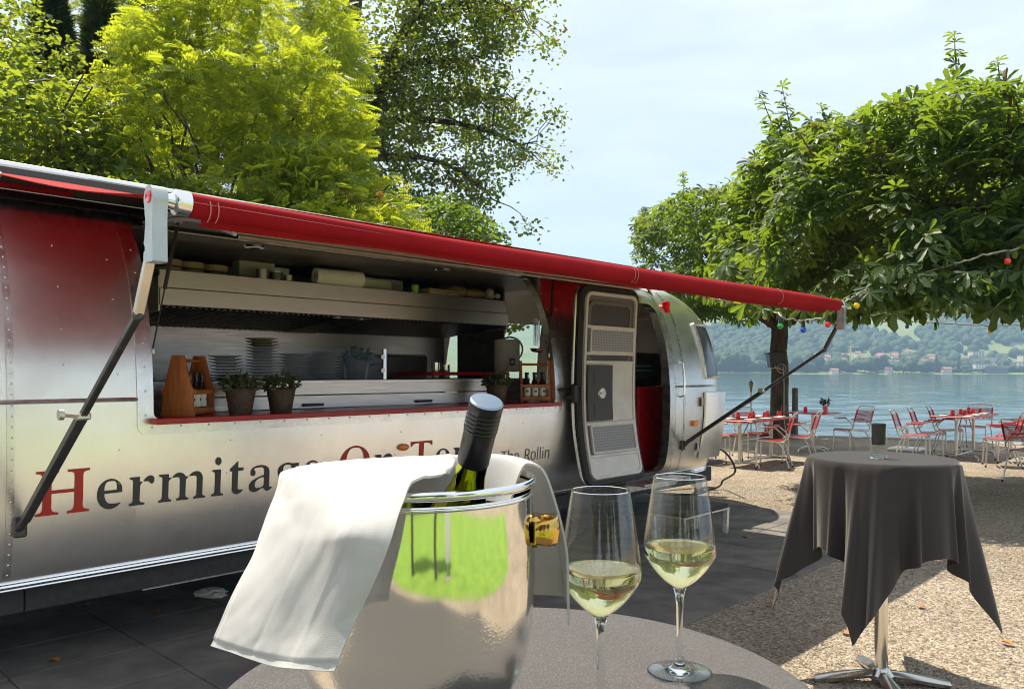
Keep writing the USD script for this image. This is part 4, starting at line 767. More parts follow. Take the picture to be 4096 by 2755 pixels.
zl = np.linspace(.60, 1.30, 7); base_ = np.array([nose_pt(hs, z, .02) for z in zl]); dirn = np.array([.80, -.05, 0]); dirn /= np.linalg.norm(dirn)
Gl = np.stack([base_ + dirn * L * .36 + np.array([0, -.02 * math.sin(3.1 * L), 0]) for L in np.linspace(0, 1, 6)], 0)
T.part('locker_lid', MB().thick(Gl, .03), 'aluminium', 30)
T.part('locker_opening', MB().sheet(npatch(np.linspace(hs, hs + 2.6, 4), zl, .004)), 'black_paint', True)  # black sheet on the uncut shell, stands for the shaded hollow
for z in (.72, 1.2): T.part('lid_hinge', MB().cbox(nose_pt(hs - .2, z, .018), (.05, .02, .10), .005, Rz(.5)), 'steel_tube')
# drawbar, jockey wheel and coupling at the nose
T.part('drawbar', MB().tube([(8.2, 5.2, .40), (9.35, 5.6, .42)], .04, 8).tube([(8.2, 6.0, .40), (9.35, 5.6, .42)], .04, 8), 'arm_dark')
T.part('coupling', MB().cbox((9.4, 5.6, .48), (.22, .10, .14), .02).cbox((9.25, 5.5, .58), (.08, .08, .26), .02), 'black_plastic')
T.part('jockey_wheel', MB().tube([(9.05, 5.35, .75), (9.05, 5.35, .14)], .028, 10).lathe([(.0, -.03), (.09, -.03), (.10, 0), (.09, .03), (0, .03)], 16, (9.05, 5.35, .10), Rx(math.pi / 2)), 'steel_tube')
# lettering on the side
GL = json.loads(GLYPHS)
def letters(text, pre, u0, zbase, cap, capunits, wide, gap, mats):
    s_ = cap / capunits; u = u0
    for i, ch in enumerate(text):
        if ch == ' ': u += gap; continue
        adv, polys = GL[pre + ch]; m = MB()
        for poly in polys:
            rr_ = [[(r[k], r[k + 1]) for k in range(0, len(r), 2)] for r in poly]
            t = trimesh.creation.triangulate_polygon(Polygon(rr_[0], rr_[1:]).buffer(0), engine='earcut')
            vv, ff = trimesh.remesh.subdivide_to_size(np.column_stack([t[0], 0 * t[0][:, 0]]), t[1], 60)
            P = np.array([wallp(u + x * s_ * wide, zbase + y * s_, .0035) for x, y, _ in vv]); m.add(P, ff)
        T.part('letter', m, mats[i] if isinstance(mats, list) else mats, False, label=('red capital letter' if isinstance(mats, list) and mats[i] == 'letter_red' else None))
        u += adv * s_ * wide
    return u
txt = 'Hermitage On Tour'
mt = ['letter_red' if c in 'HOT' else 'letter_grey' for c in txt]
uend = letters(txt, 's', 1.215, .80, .225, 277.0, 1.12, .105, mt)
u2 = letters('The Rollin', 't', 4.51, .79, .098, 283.0, .90, .05, 'letter_grey')
print('lettering ends', uend, u2)

# ------------------------------------------------------------------ awning
A = thingT('awning', 'red canvas roll-out awning stretched along the silver trailer on two folding arms', 'awning', (4.2, 3.9, 0.0))
RU0, RU1, RY, RZ_ = 1.27, 7.10, 2.80, 2.105
def rollr(u): return .043 + .020 * np.exp(-((u - 5.6) / 1.3) ** 2) + .004 * np.sin(u * 2.1)
us = np.linspace(RU0, RU1, 60)
nr = 24; ang = np.arange(nr) / nr * 2 * np.pi
Gr = np.array([[(u, RY + rollr(u) * math.cos(a) * (1 + .05 * math.sin(3 * a + u) + .11 * (meshkit.noise(np.array([u * 2.6, a * 1.3, 0.5]), 4) - .5) + .03 * math.sin(7 * a + 3 * u) * math.exp(-((u - 5.9) / .5) ** 2)), RZ_ - .012 * math.sin((u - RU0) / (RU1 - RU0) * math.pi) + rollr(u) * math.sin(a)) for a in ang] for u in us])
A.part('fabric_roll', MB().sheet(Gr, closed=True).add(np.vstack([Gr[0], Gr[0].mean(0)]), [[nr, (k + 1) % nr, k] for k in range(nr)]).add(np.vstack([Gr[-1], Gr[-1].mean(0)]), [[nr, k, (k + 1) % nr] for k in range(nr)]), 'red_canvas', 40)
tf = np.linspace(0, 1, 14)
def fab(u, t):
    y = RY + (4.92 - RY) * t; z = RZ_ + .042 + (2.575 - RZ_ - .042) * t - .035 * math.sin(math.pi * t) + .012 * math.sin(u * 3.3 + t * 4) * math.sin(math.pi * t) + .035 * np.exp(-((u - 6.0) / .35) ** 2) * math.sin(math.pi * min(1, t * 1.6))
    return (u, y, z)
Gf_ = np.array([[fab(u - .22 * t * max(0, 1 - (u - RU0) / 1.5), t) for t in tf] for u in np.linspace(RU0 + .02, RU1 - .05, 40)])
A.part('canopy', MB().thick(Gf_, .004), 'red_canvas', True)
A.part('hem', MB().thick(np.array([[(u, RY + .005, RZ_ - rollr(u) + .01), (u, RY + .02, RZ_ - rollr(u) - .022 - .004 * math.sin(u * 5))] for u in np.linspace(RU0 + .05, RU1 - .2, 40)]), .003), 'red_canvas', True)
st = MB()
for a in (.55, ):
    st.tube(np.array([(u, RY - rollr(u) * 1.06 * math.cos(a), RZ_ - .012 * math.sin((u - RU0) / (RU1 - RU0) * math.pi) + rollr(u) * 1.05 * math.sin(a) * .2) for u in us]), .0022, 4)
for u in (RU0 + .06, RU0 + .09, 3.95, 3.98, 5.9):
    st.tube(np.array([(u, RY - 1.065 * rollr(u) * math.cos(a), RZ_ - .01 + 1.065 * rollr(u) * math.sin(a)) for a in np.linspace(-1.2, 1.4, 12)]), .0022, 4)
A.part('stitching', st, 'thread_light', True)
A.part('roof_rail', MB().tube([(-.5, 4.93, 2.625), (7.12, 4.93, 2.598)], .028, 8).cbox((.5, 4.90, 2.582), (2.3, .03, .05), .004), 'aluminium_plain')
A.part('roof_channel', MB().cbox((3.7, 4.885, 2.548), (6.8, .03, .115), .004), 'channel_dark')
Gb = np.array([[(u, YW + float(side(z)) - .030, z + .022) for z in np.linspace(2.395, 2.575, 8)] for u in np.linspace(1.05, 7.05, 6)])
A.part('backing_strip', MB().thick(Gb, .008), 'roof_shade_brown', True)  # added dark sheet, stands for awning shade mirrored in the roof curve
A.part('underside_strip', MB().box((1.0, 4.862, 2.50), (1.1, .012, .03)), 'red_canvas', False)
# spring drums, end castings, arms
for u, side_ in ((RU0, 'l'), (RU1, 'r')):
    d = -1 if side_ == 'l' else 1
    A.part('spring_drum', MB().lathe([(0, 0), (.036, 0), (.046, .004), (.046, .05), (.040, .055), (.030, .06), (.022, .09), (0, .09)], 24, (u, RY, RZ_ + .004), Ry(d * math.pi / 2)), 'chrome')
    ui_ = u + d * .115
    out = [(.036 * math.cos(a), .036 * math.sin(a) * 1.15) for a in np.linspace(-.45, math.pi + .45, 18)] + [(-.026, -.08), (-.030, -.215), (.034, -.215), (.040, -.20), (.036, -.185), (.026, -.18), (.026, -.165), (.036, -.150), (.030, -.14), (.022, -.08)]
    R = np.array([[0, 0, 1], [1, 0, 0], [0, 1, 0.0]])
    A.part('end_casting', MB().prism(Polygon(out).buffer(.004), .052, R, (ui_ - .026, RY, RZ_ + .004)), 'grey_cast' if side_ == 'l' else 'aluminium_plain', 35)
    if side_ == 'l': A.part('end_cap', MB().lathe([(0, .004), (.020, .003), (.023, 0)], 20, (ui_ - .027, RY - .002, RZ_ + .01), Ry(-math.pi / 2)), 'red_lamp')
    ua = ui_; s0 = np.array([ua, RY + .03, RZ_ - .16]); s1 = np.array([ua, 2.955, 1.715]); s2 = np.array([ua - .02 * d, 4.36, .80])
    def bar(a, b, w, t, mat, nm):
        a, b = np.asarray(a), np.asarray(b); dv = b - a; L = np.linalg.norm(dv); dv /= L; xx = np.array([1., 0, 0]); yy_ = np.cross(dv, xx); yy_ /= np.linalg.norm(yy_); xx = np.cross(yy_, dv)
        A.part(nm, MB().cbox((a + b) / 2, (w, t, L), .004, np.stack([xx, yy_, dv], 1)), mat)
    bar(s0, s1, .034, .030, 'arm_light' if side_ == 'l' else 'arm_dark', 'arm_upper')
    A.part('elbow', MB().sphere(s1, .022, 2), 'arm_dark')
    mid = s1 + (s2 - s1) * .42
    bar(s1, mid + (s2 - s1) * .05, .028, .026, 'arm_dark', 'arm_middle'); bar(mid, s2, .040, .036, 'arm_dark', 'arm_lower')
    A.part('clamp_knob', MB().tube([mid + [-.09, -.02, .01], mid + [-.02, -.015, .0]], .008, 8).lathe([(0, -.006), (.022, -.006), (.022, .012), (0, .012)], 16, mid + [-.09, -.02, .01], Ry(math.pi / 2)).cbox(mid, (.055, .05, .03), .006), 'steel_tube')
    A.part('arm_foot', MB().tube([s2, s2 + [-.01, .03, -.03], s2 + [-.02, .05, -.05]], [.02, .024, .018], 10).cbox(s2 + [-.01, .05, -.04], (.06, .03, .10), .008), 'arm_dark')
# shiny mounting bracket at the trailer's rear roof corner
A.part('roof_bracket', MB().cbox((1.02, 4.66, 2.33), (.07, .08, .20), .012).cbox((1.10, 4.62, 2.28), (.05, .06, .13), .012).tube([(.98, 4.64, 2.26), (1.14, 4.66, 2.52)], .02, 10), 'chrome')
A.part('brace', MB().tube([(7.0, 4.86, 2.55), (7.08, 4.70, 2.30), (7.16, 4.86, 2.50)], .012, 8), 'steel_tube')

# ------------------------------------------------------------------ vegetation
def T_ellip(w=.30, fold=.08, curl=.10):
    v = np.array([[0, 0, 0], [.35, -w, fold], [.35, 0, 0], [.35, w, fold], [.72, -w * .8, fold * .8 - curl * .4], [.72, 0, -curl * .4], [.72, w * .8, fold * .8 - curl * .4], [1, 0, -curl]])
    f = np.array([[0, 1, 2], [0, 2, 3], [1, 4, 5], [1, 5, 2], [2, 5, 6], [2, 6, 3], [4, 7, 5], [5, 7, 6]]); return v, f
def T_simple(w=.30, fold=.1):
    return np.array([[0, 0, 0], [.45, -w, fold], [.5, 0, 0], [.45, w, fold], [1, 0, -.1]]), np.array([[0, 1, 2], [0, 2, 3], [1, 4, 2], [2, 4, 3]])
def T_palm(n=5, droop=.5):
    V, Fc = [], []
    for k in range(n):
        a = (k - (n - 1) / 2) * (2.05 / (n - 1) * 1.65); L = .62 + .38 * math.cos(a * .62); w = .175 * L
        pr = [(0, .014), (.48, w * .78), (.84, w * .92), (1, 0)]
        b = len(V); loc = []
        for t, ww in pr[:-1]:
            loc += [(t * L, -ww, .25 * ww - droop * t * t * L * .5), (t * L, 0, -droop * t * t * L * .5 - .1 * ww), (t * L, ww, .25 * ww - droop * t * t * L * .5)]
        loc.append((L, 0, -droop * L * .5))
        loc = np.array(loc) @ Rz(a).T
        V += list(loc)
        for i in range(2):
            o = b + i * 3
            Fc += [[o, o + 3, o + 4], [o, o + 4, o + 1], [o + 1, o + 4, o + 5], [o + 1, o + 5, o + 2]]
        o = b + 6; Fc += [[o, o + 3, o + 1], [o + 1, o + 3, o + 2]]
    return np.array(V), np.array(Fc)
def T_pinnate(n=7):
    V, Fc = [], []
    for k in range(n):
        t = .22 + .74 * k / (n - 1); L = .26 * (1 - .35 * abs(t - .5))
        for s in (-1, 1):
            b = len(V); d = np.array([.35, s * .94, -.10]); q = np.array([.94, -s * .35, .0]) * .055; p = np.array([t, 0, -.16 * t * t])
            V += [p, p + d * L * .5 - q, p + d * L, p + d * L * .5 + q + [0, 0, .02]]; Fc += [[b, b + 1, b + 2], [b, b + 2, b + 3]]
    b = len(V); V += [np.array([1.18, 0, -.2]), np.array([1.08, -.05, -.18]), np.array([.97, 0, -.15]), np.array([1.08, .05, -.18])]; Fc += [[b, b + 1, b + 2], [b, b + 2, b + 3]]
    b = len(V); V += [np.array([0, -.006, 0]), np.array([0, .006, 0]), np.array([.98, 0, -.16])]; Fc += [[b, b + 1, b + 2]]
    return np.array(V), np.array(Fc)
def T_spray(n=7):
    V, Fc = [], []
    for k in range(n):
        a = (k - (n - 1) / 2) * .26; b = len(V); L = 1 - .12 * abs(k - n // 2)
        d = np.array([math.cos(a), math.sin(a), .12 * (k % 2)]); q = np.array([-d[1], d[0], 0]) * .055
        V += [np.zeros(3), d * L * .6 - q, d * L, d * L * .6 + q]; Fc += [[b, b + 1, b + 2], [b, b + 2, b + 3]]
    return np.array(V), np.array(Fc)
def orient(r, n, up=.7, droop=0.0, face=None):
    """n rotation matrices: leaf axis = x, leaf normal = z; up: how much normals lean to the sky, droop: how much the axis hangs."""
    ax = r.normal(size=(n, 3)); ax[:, 2] = ax[:, 2] * .45 - droop
    if face is not None: ax += face
    ax /= np.linalg.norm(ax, axis=1, keepdims=True)
    nz = r.normal(size=(n, 3)) * (1 - up) + np.array([0, 0, up]); nz -= ax * (nz * ax).sum(1, keepdims=True); nz /= np.linalg.norm(nz, axis=1, keepdims=True) + 1e-9
    return np.stack([ax, np.cross(nz, ax), nz], -1)
def scatter(P, R, s, tmpl):
    v, f = tmpl; n = len(P)
    V = np.einsum('nij,kj->nki', R, v) * np.asarray(s)[:, None, None] + P[:, None, :]
    Fc = (f[None] + (np.arange(n) * len(v))[:, None, None]).reshape(-1, 3)
    return V.reshape(-1, 3), Fc
def limb(p, q, sag=0., n=7, wob=.05, r=None):
    p, q = np.asarray(p, float), np.asarray(q, float); t = np.linspace(0, 1, n)[:, None]
    P = p + (q - p) * t; P[:, 2] += sag * np.sin(np.pi * t[:, 0]); L = np.linalg.norm(q - p)
    if r is not None: P[1:-1] += r.normal(size=(n - 2, 3)) * wob * L
    return P
PALM, PINN, ELL, SIM, SPR = T_palm(), T_pinnate(), T_ellip(), T_simple(), T_spray()

# --- pollarded chestnuts beside the lake
def chestnut(name, label, base, trunk_r, trunk_h, cen, rad, nleaf, seed, leaf=.21, shoots=30, parts=0, tilt=(0, 0), limbs=7, hang=1.0, dens=.40, rise=0.0):
    r = np.random.default_rng(seed); cen, rad = np.asarray(cen, float), np.asarray(rad, float)
    t = thingW(name, label, 'tree', base, 'pollarded chestnut trees on the terrace'); b = np.asarray(base, float)
    h = np.linspace(0, 1, 10); wob = r.normal(size=(10, 2)) * .018
    tp = np.stack([b[0] + wob[:, 0], b[1] + wob[:, 1], b[2] + h * trunk_h], -1); tr_ = trunk_r * (1 + .55 * np.exp(-h * 14)) * (1 - .12 * h)
    m = MB().tube(tp, tr_, 20)
    for k in range(6):
        a = k * 1.05 + r.uniform(0, .4); m.tube(limb(b + [math.cos(a) * trunk_r * .7, math.sin(a) * trunk_r * .7, .30], b + [math.cos(a) * trunk_r * 2.3, math.sin(a) * trunk_r * 2.3, -.03], 0, 5), [trunk_r * .4, trunk_r * .34, trunk_r * .28, trunk_r * .2, trunk_r * .1], 8)
    t.part('trunk', m, 'bark', 40)
    topc = tp[-1]
    for k in range(limbs):
        a = k / limbs * 2 * np.pi + r.uniform(-.2, .2); e = cen + rad * [math.cos(a) * .72, math.sin(a) * .72, r.uniform(-.35, .25)]
        P = limb(topc - [0, 0, r.uniform(.05, .5)], e, -.15, 8, .03, r); t.part('limb', MB().tube(P, np.linspace(trunk_r * .55, .035, 8), 9), 'bark', 40)
        tw = MB()
        for q in range(5):
            s_ = P[r.integers(3, 8)]; e2 = s_ + r.normal(size=3) * rad * [.25, .25, .35] + [0, 0, .25]; tw.tube(limb(s_, e2, .05, 5, .05, r), np.linspace(.022, .007, 5), 5)
        t.part('twig', tw, 'twig', 40, kind='stuff')
    # leaf positions: flattened box-like crown with ragged skin
    n = 0; pts = []
    while n < nleaf:
        q = r.uniform(-1, 1, (nleaf * 3, 3)); e = (np.abs(q[:, 0]) ** 3 + np.abs(q[:, 1]) ** 3) ** (1 / 3.); zq = q[:, 2]
        edge = np.maximum(e, np.abs(zq)) + .0
        ns = meshkit.fbm(q * rad * .9 + seed, 3, seed)
        top_drop = .55 * np.clip(e - .35, 0, 1) ** 1.4
        ok = (e < .90 + .35 * (ns - .45)) & (zq < 1 - top_drop + .5 * (ns - .5)) & (zq > -1 + .5 * (ns - .5) + .22 * np.clip(.6 - e, 0, 1))
        shell = np.maximum(e, np.abs(zq)); ok &= r.random(len(q)) < np.clip((shell - .15) * 1.25, .18, 1)
        ok &= ns > dens
        pts.append(q[ok]); n += ok.sum()
    q = np.vstack(pts)[:nleaf]; P = cen + q * rad
    P[:, 0] += tilt[0] * q[:, 2]; P[:, 1] += tilt[1] * q[:, 2]; P[:, 2] += rise * (P[:, 1] - cen[1])
    outw = np.stack([q[:, 0], q[:, 1], 0 * q[:, 0]], -1) * .9
    low = np.clip(-q[:, 2], 0, 1)
    R = orient(r, nleaf, .72, 0.0, outw + np.stack([0 * low, 0 * low, -low * 1.6 * hang - .25], -1))
    s_ = leaf * r.uniform(.7, 1.25, nleaf)
    lite = (r.random(nleaf) < .03) & (q[:, 2] > .1)
    if parts:
        view = np.array([0, 0, CAM_H]); dist = np.linalg.norm(P - view, axis=1); vis = (np.abs(CX + F * P[:, 0] / P[:, 1] - 512) < 520)
        shellv = np.maximum(np.abs(q[:, 1]), np.abs(q[:, 2])); order = np.argsort(dist + 3 * (shellv < .7) + 50 * (~vis))[:parts]
        for k in order:
            v, f = scatter(P[k:k + 1], R[k:k + 1], s_[k:k + 1] * 1.12, PALM); t.part('leaf', (v, f), 'leaf_chestnut', False)
        rest = np.ones(nleaf, bool); rest[order] = False
    else: rest = np.ones(nleaf, bool)
    a_ = rest & ~lite
    t.part('foliage', scatter(P[a_], R[a_], s_[a_], PALM), 'leaf_chestnut', False, kind='stuff')
    t.part('pale_foliage', scatter(P[rest & lite], R[rest & lite], s_[rest & lite], PALM), 'leaf_yellow', False, kind='stuff')
    for k in range(shoots):
        a = r.uniform(0, 2 * np.pi); e = r.uniform(.1, .92) ** .6
        tz = 1 - .55 * max(e - .35, 0) ** 1.4 - .12
        p = cen + rad * [math.cos(a) * e * .95, math.sin(a) * e * .95, tz]; p[0] += tilt[0] * tz; p[1] += tilt[1] * tz; p[2] += rise * (p[1] - cen[1])
        L = r.uniform(.35, .95); d = np.array([math.cos(a) * e * .35, math.sin(a) * e * .35, 1.0]) + r.normal(size=3) * .10; d /= np.linalg.norm(d)
        Q = np.array([p - d * .3, p + d * L * .5, p + d * L])
        sh = t.part('shoot', MB().tube(Q, [.011, .008, .004], 5), 'twig', False)
        kk = 9; tt_ = np.linspace(.25, 1.0, kk); LP = p + d * L * tt_[:, None]
        aa = r.uniform(0, 6.28, kk); fx = np.stack([np.cos(aa), np.sin(aa), .25 + 0 * aa], -1) * 1.6
        v, f = scatter(LP, orient(r, kk, .75, 0, fx), leaf * 1.25 * (1.1 - .5 * tt_), PALM); t.part('shoot_leaves', (v, f), 'leaf_chestnut', False)
    return t
chestnut('chestnut_tree', 'pollarded chestnut with its bare brown trunk standing at the lake edge', (6.17, 18.5, 0), .205, 3.0, (5.75, 18.2, 4.15), (3.1, 2.8, 1.35), 7000, 31, .17, 16, limbs=8)
chestnut('chestnut_tree', 'large leafy pollarded chestnut crown hanging over the terrace at upper right', (8.3, 10.6, 0), .24, 3.1, (6.4, 10.0, 3.62), (3.6, 2.8, 1.24), 12500, 33, .168, 26, parts=290, tilt=(.5, 0), limbs=9, rise=.15)

# --- shrubs and trees behind the trailer
def leafy(name, label, cat, base, h, cen, rad, n, seed, tmpl, leaf, mat, up=.5, droop=.1, dens=.42, nscale=1.0, trunk='bark_grey', tr0=.08, stems=6, gap=.0, group=None, rust=0.0, rustmat='leaf_rust', shape='ell'):
    r = np.random.default_rng(seed); cen, rad = np.asarray(cen, float), np.asarray(rad, float); b = np.asarray(base, float)
    t = thingW(name, label, cat, base, group)
    t.part('trunk', MB().tube(limb(b, [cen[0], cen[1], cen[2] - rad[2] * .2], 0, 7, .02, r), np.linspace(tr0, tr0 * .5, 7), 10), trunk, 40)
    for k in range(stems):
        a = r.uniform(0, 6.28); e = cen + rad * [math.cos(a) * .6, math.sin(a) * .6, r.uniform(-.3, .7)]
        P = limb([cen[0], cen[1], cen[2] - rad[2] * r.uniform(.3, .75)], e, .1, 8, .03, r); t.part('branch', MB().tube(P, np.linspace(tr0 * .45, .008, 8), 6), trunk, 40)
    pts, k = [], 0
    while k < n:
        q = r.uniform(-1, 1, (n * 2, 3)); e = np.linalg.norm(q, axis=1)
        ns = meshkit.fbm((q * rad) * nscale + seed * 1.7, 4, seed)
        ok = (e < .80 + .55 * (ns - .42)) & (ns > dens) & (r.random(len(q)) < np.clip(e * 1.3, .15, 1))
        pts.append(q[ok]); k += ok.sum()
    q = np.vstack(pts)[:n]; P = cen + q * rad
    R = orient(r, n, up, droop, np.stack([q[:, 0], q[:, 1], 0 * q[:, 0]], -1) * .7); s_ = leaf * r.uniform(.65, 1.25, n)
    ru = meshkit.noise(P * 1.1 + seed, 3) > 1 - rust if rust else np.zeros(n, bool)
    t.part('foliage', scatter(P[~ru], R[~ru], s_[~ru], tmpl), mat, False, kind='stuff')
    if ru.any(): t.part('rusty_foliage', scatter(P[ru], R[ru], s_[ru], tmpl), rustmat, False, kind='stuff')
    return t
def behind(px, Y): return ((px - CX) / F * Y, Y, 0.0)
# broad leaved hedge at the far left, close behind the trailer
leafy('hornbeam_bush', 'dense glossy broad leaved bush behind the trailer at far left', 'bush', behind(-10, 9.4), 5, (-6.3, 9.5, 3.4), (2.35, 1.5, 2.3), 19000, 41, SIM, .125, 'leaf_hedge', .45, .15, .36, .9, stems=8, rust=.03)
leafy('hornbeam_bush', 'tall bright leaved bush reaching the top left corner', 'bush', behind(-120, 12), 6, (-8.6, 12.6, 4.6), (2.9, 2.0, 3.6), 17000, 42, SIM, .13, 'leaf_hedge', .4, .15, .38, .7, stems=8, rust=.02)
leafy('hornbeam_bush', 'low broad leaved bush just above the trailer roof at left', 'bush', behind(150, 9.6), 4, (-4.35, 9.7, 3.0), (1.7, 1.1, 1.05), 9000, 43, SIM, .12, 'leaf_hedge', .45, .15, .36, 1.1, stems=6, rust=.04)
# dark conifers
for k, (px, Y, h, w, lab) in enumerate([(52, 13.6, 8.0, 1.0, 'leftmost dark green thuja among the bright bushes'), (100, 13.2, 7.6, .85, 'dark green thuja between the hedge and the yellow locust tree'), (150, 14.6, 9.0, 1.0, 'tallest dark thuja behind the yellow green locust')]):
    r = np.random.default_rng(60 + k); b = np.array(behind(px, Y)); t = thingW('thuja', lab, 'conifer', b, 'dark thujas behind the trailer')
    t.part('trunk', MB().tube([b, b + [0, 0, h * .9]], [.12, .02], 8), 'bark_grey')
    n = 6500; z = r.uniform(.05, 1, n) ** .8; a = r.uniform(0, 6.28, n); rr = w * (1.02 - z) ** .7 * (.55 + .45 * np.sqrt(r.random(n))) * (.8 + .5 * meshkit.noise(np.stack([a * 1.3, z * 7, 0 * a], -1), k))
    P = b + np.stack([rr * np.cos(a), rr * np.sin(a), z * h], -1)
    t.part('foliage', scatter(P, orient(r, n, .1, -.9, np.stack([np.cos(a), np.sin(a), 0 * a], -1) * .6), .24 * r.uniform(.7, 1.2, n), SPR), 'leaf_thuja', False, kind='stuff')
# yellow green locust, several loose plumes
leafy('locust_tree', 'bright yellow green locust tree with feathery leaves behind the awning', 'tree', behind(205, 10.6), 6, (-3.95, 10.6, 4.2), (2.35, 1.5, 2.75), 11000, 45, PINN, .24, 'leaf_locust', .40, .25, .45, .95, tr0=.06, stems=14, rust=.012)
leafy('locust_tree', 'shorter yellow locust with a few rusty leaves, right beside the taller one', 'tree', behind(300, 10.2), 4, (-2.45, 10.3, 3.35), (1.45, 1.2, 1.35), 4300, 46, PINN, .22, 'leaf_locust', .40, .25, .44, 1.1, tr0=.045, stems=8, rust=.10)
leafy('locust_tree', 'tall locust reaching above the frame behind the left bushes', 'tree', behind(170, 14.2), 9, (-5.3, 14.4, 7.3), (2.9, 1.8, 2.8), 7500, 47, PINN, .25, 'leaf_locust', .40, .25, .45, .8, tr0=.09, stems=12, rust=.02)
# lower hazel at the right end of the row, dark bush below the big tree
leafy('hazel_bush', 'blue green hazel bush rising above the middle of the red awning', 'bush', behind(420, 13.5), 4, (-1.35, 13.6, 3.35), (1.75, 1.4, 1.35), 9000, 48, ELL, .10, 'leaf_hazel', .45, .2, .38, 1.0, stems=10)
leafy('hazel_bush', 'small leafy bush with drooping tips behind the awning, rightmost of the bushes', 'bush', behind(480, 14.5), 3, (-.45, 14.6, 2.85), (1.25, 1.0, .80), 3000, 49, ELL, .10, 'leaf_oak', .45, .3, .40, 1.3, stems=10)
leafy('hazel_bush', 'dark bush in the shade between the locust and the hazel', 'bush', behind(360, 15.5), 4, (-2.9, 15.8, 3.6), (2.0, 1.2, 1.9), 7000, 50, ELL, .11, 'leaf_hazel', .4, .2, .36, .9, stems=6)

# --- the large oak: limbs drawn from the photograph, foliage on the twigs
ok_ = np.random.default_rng(71); OY = 21.0
def op(px, py, dy=0.0): return at(px, py, OY + dy)
ob = np.array([(330 - 512) / F * OY, OY, 0.0])
O = thingW('oak_tree', 'large dark spreading tree with visible limbs against the sky', 'tree', ob)
def O_limb(pts, r0, r1, name='limb'):
    P = np.array(pts); t = np.linspace(0, 1, len(P)); tt_ = np.linspace(0, 1, len(P) * 3); P2 = np.stack([PchipInterpolator(t, P[:, k])(tt_) for k in range(3)], -1)
    O.part(name, MB().tube(P2, np.linspace(r0, r1, len(P2)), 9), 'bark_grey', 40); return P2
L = []
tk = O_limb([ob, op(328, 330), op(330, 200), op(326, 110), op(340, 60), op(352, 10), op(356, -60)], .42, .22, 'trunk')
L.append(O_limb([op(330, 118), op(345, 75, -.4), op(355, 40, -.6), op(350, 15, -.8), op(345, -40, -1)], .20, .08))
L.append(O_limb([op(333, 185, .3), op(345, 165), op(362, 115, -.6), op(378, 90, -.8), op(392, 55, -1.2), op(410, 20, -1.5), op(430, -20, -2)], .24, .07))
L.append(O_limb([op(378, 90, -.8), op(398, 70, -.6), op(420, 62, -.2), op(455, 60, .2), op(492, 52, .6)], .13, .03))
L.append(O_limb([op(335, 160, .2), op(355, 150, .6), op(375, 130, 1.0), op(410, 118, 1.2), op(450, 122, 1.3), op(500, 135, 1.2), op(525, 150, 1)], .17, .03))
L.append(O_limb([op(340, 120), op(360, 116, .8), op(390, 105, 1.2), op(425, 100, 1.5), op(470, 98, 1.6), op(515, 100, 1.4)], .14, .03))
L.append(O_limb([op(345, 165), op(370, 158, -1), op(410, 156, -1.4), op(450, 166, -1.6), op(485, 190, -1.6)], .12, .025))
L.append(O_limb([op(410, 20, -1.5), op(450, 5, -1.0), op(490, 2, -.6), op(515, 10, -.2)], .09, .025))
L.append(O_limb([op(362, 115, -.6), op(352, 90, -1.5), op(335, 60, -2), op(310, 40, -2.4)], .10, .03))
L.append(O_limb([op(330, 200), op(350, 215, -.5), op(385, 215, -.6), op(420, 225, -.6), op(445, 240, -.6)], .11, .02))
pts = []
cl = []
for P2 in L[1:]:
    for _ in range(58):
        p = P2[ok_.integers(len(P2) // 4, len(P2))]; e = p + np.clip(ok_.normal(size=3), -1.4, 1.4) * [.66, .9, .55] + [.10, 0, -.10]; cl.append((p, e))
ends = [P2[-1] for P2 in L[1:]]
tw = MB()
for p, e in cl:
    tw.tube(limb(p, e, .05, 5, .05, ok_), np.linspace(.022, .006, 5), 4)
    k = ok_.integers(38, 75); pts.append(e + ok_.normal(size=(k, 3)) * [.21, .24, .15] * ok_.uniform(.6, 1.35))
O.part('twig', tw, 'bark_grey', False, kind='stuff')
for _ in range(72):   # dense upper left part of the crown
    e = op(ok_.uniform(255, 500), ok_.uniform(-90, 70), ok_.uniform(-1.5, 2.0)); k = ok_.integers(60, 110); pts.append(e + ok_.normal(size=(k, 3)) * [.45, .5, .32])
P = np.vstack(pts); n = len(P); print('oak leaves', n)
R = orient(ok_, n, .45, .25); s_ = .125 * ok_.uniform(.6, 1.25, n)
ru = meshkit.noise(P * .8, 8) > .86
O.part('foliage', scatter(P[~ru], R[~ru], s_[~ru], ELL), 'leaf_oak', False, kind='stuff')
O.part('rusty_foliage', scatter(P[ru], R[ru], s_[ru], ELL), 'leaf_rust', False, kind='stuff')
# unseen park trees behind the camera, enlarged to cut sky fill; they mirror in metal
for k, (x, y, lab) in enumerate([(-17, -11, 'unseen park tree behind the camera, leftmost of the row'), (-8, -17, 'unseen park tree behind the camera, second from left'), (2, -21, 'unseen park tree behind the camera in the middle of the lawn edge'), (12, -20, 'unseen park tree behind the camera, second from right'), (21, -15, 'unseen park tree behind the camera, rightmost of the row')]):
    leafy('park_tree', lab, 'tree', (x, y, 0), 9, (x, y, 6.6), (6.0, 4.6, 5.6), 5200, 80 + k, SIM, .62, 'leaf_hazel', .4, .2, .30, .5, tr0=.28, stems=5)
for x, y, lab in ((2.15, -4.1, 'slim young tree with dark trunk on the lawn, mirrored in the wine bucket'), (.35, -5.2, 'slim young tree nearest the middle of the lawn, mirrored in the wine bucket')):
    leafy('young_tree', lab, 'tree', (x, y, 0), 4, (x, y, 4.1), (1.2, 1.2, 1.3), 1500, 95 + int(x * 3), SIM, .22, 'leaf_hazel', .4, .2, .34, 1.0, tr0=.12, stems=5)
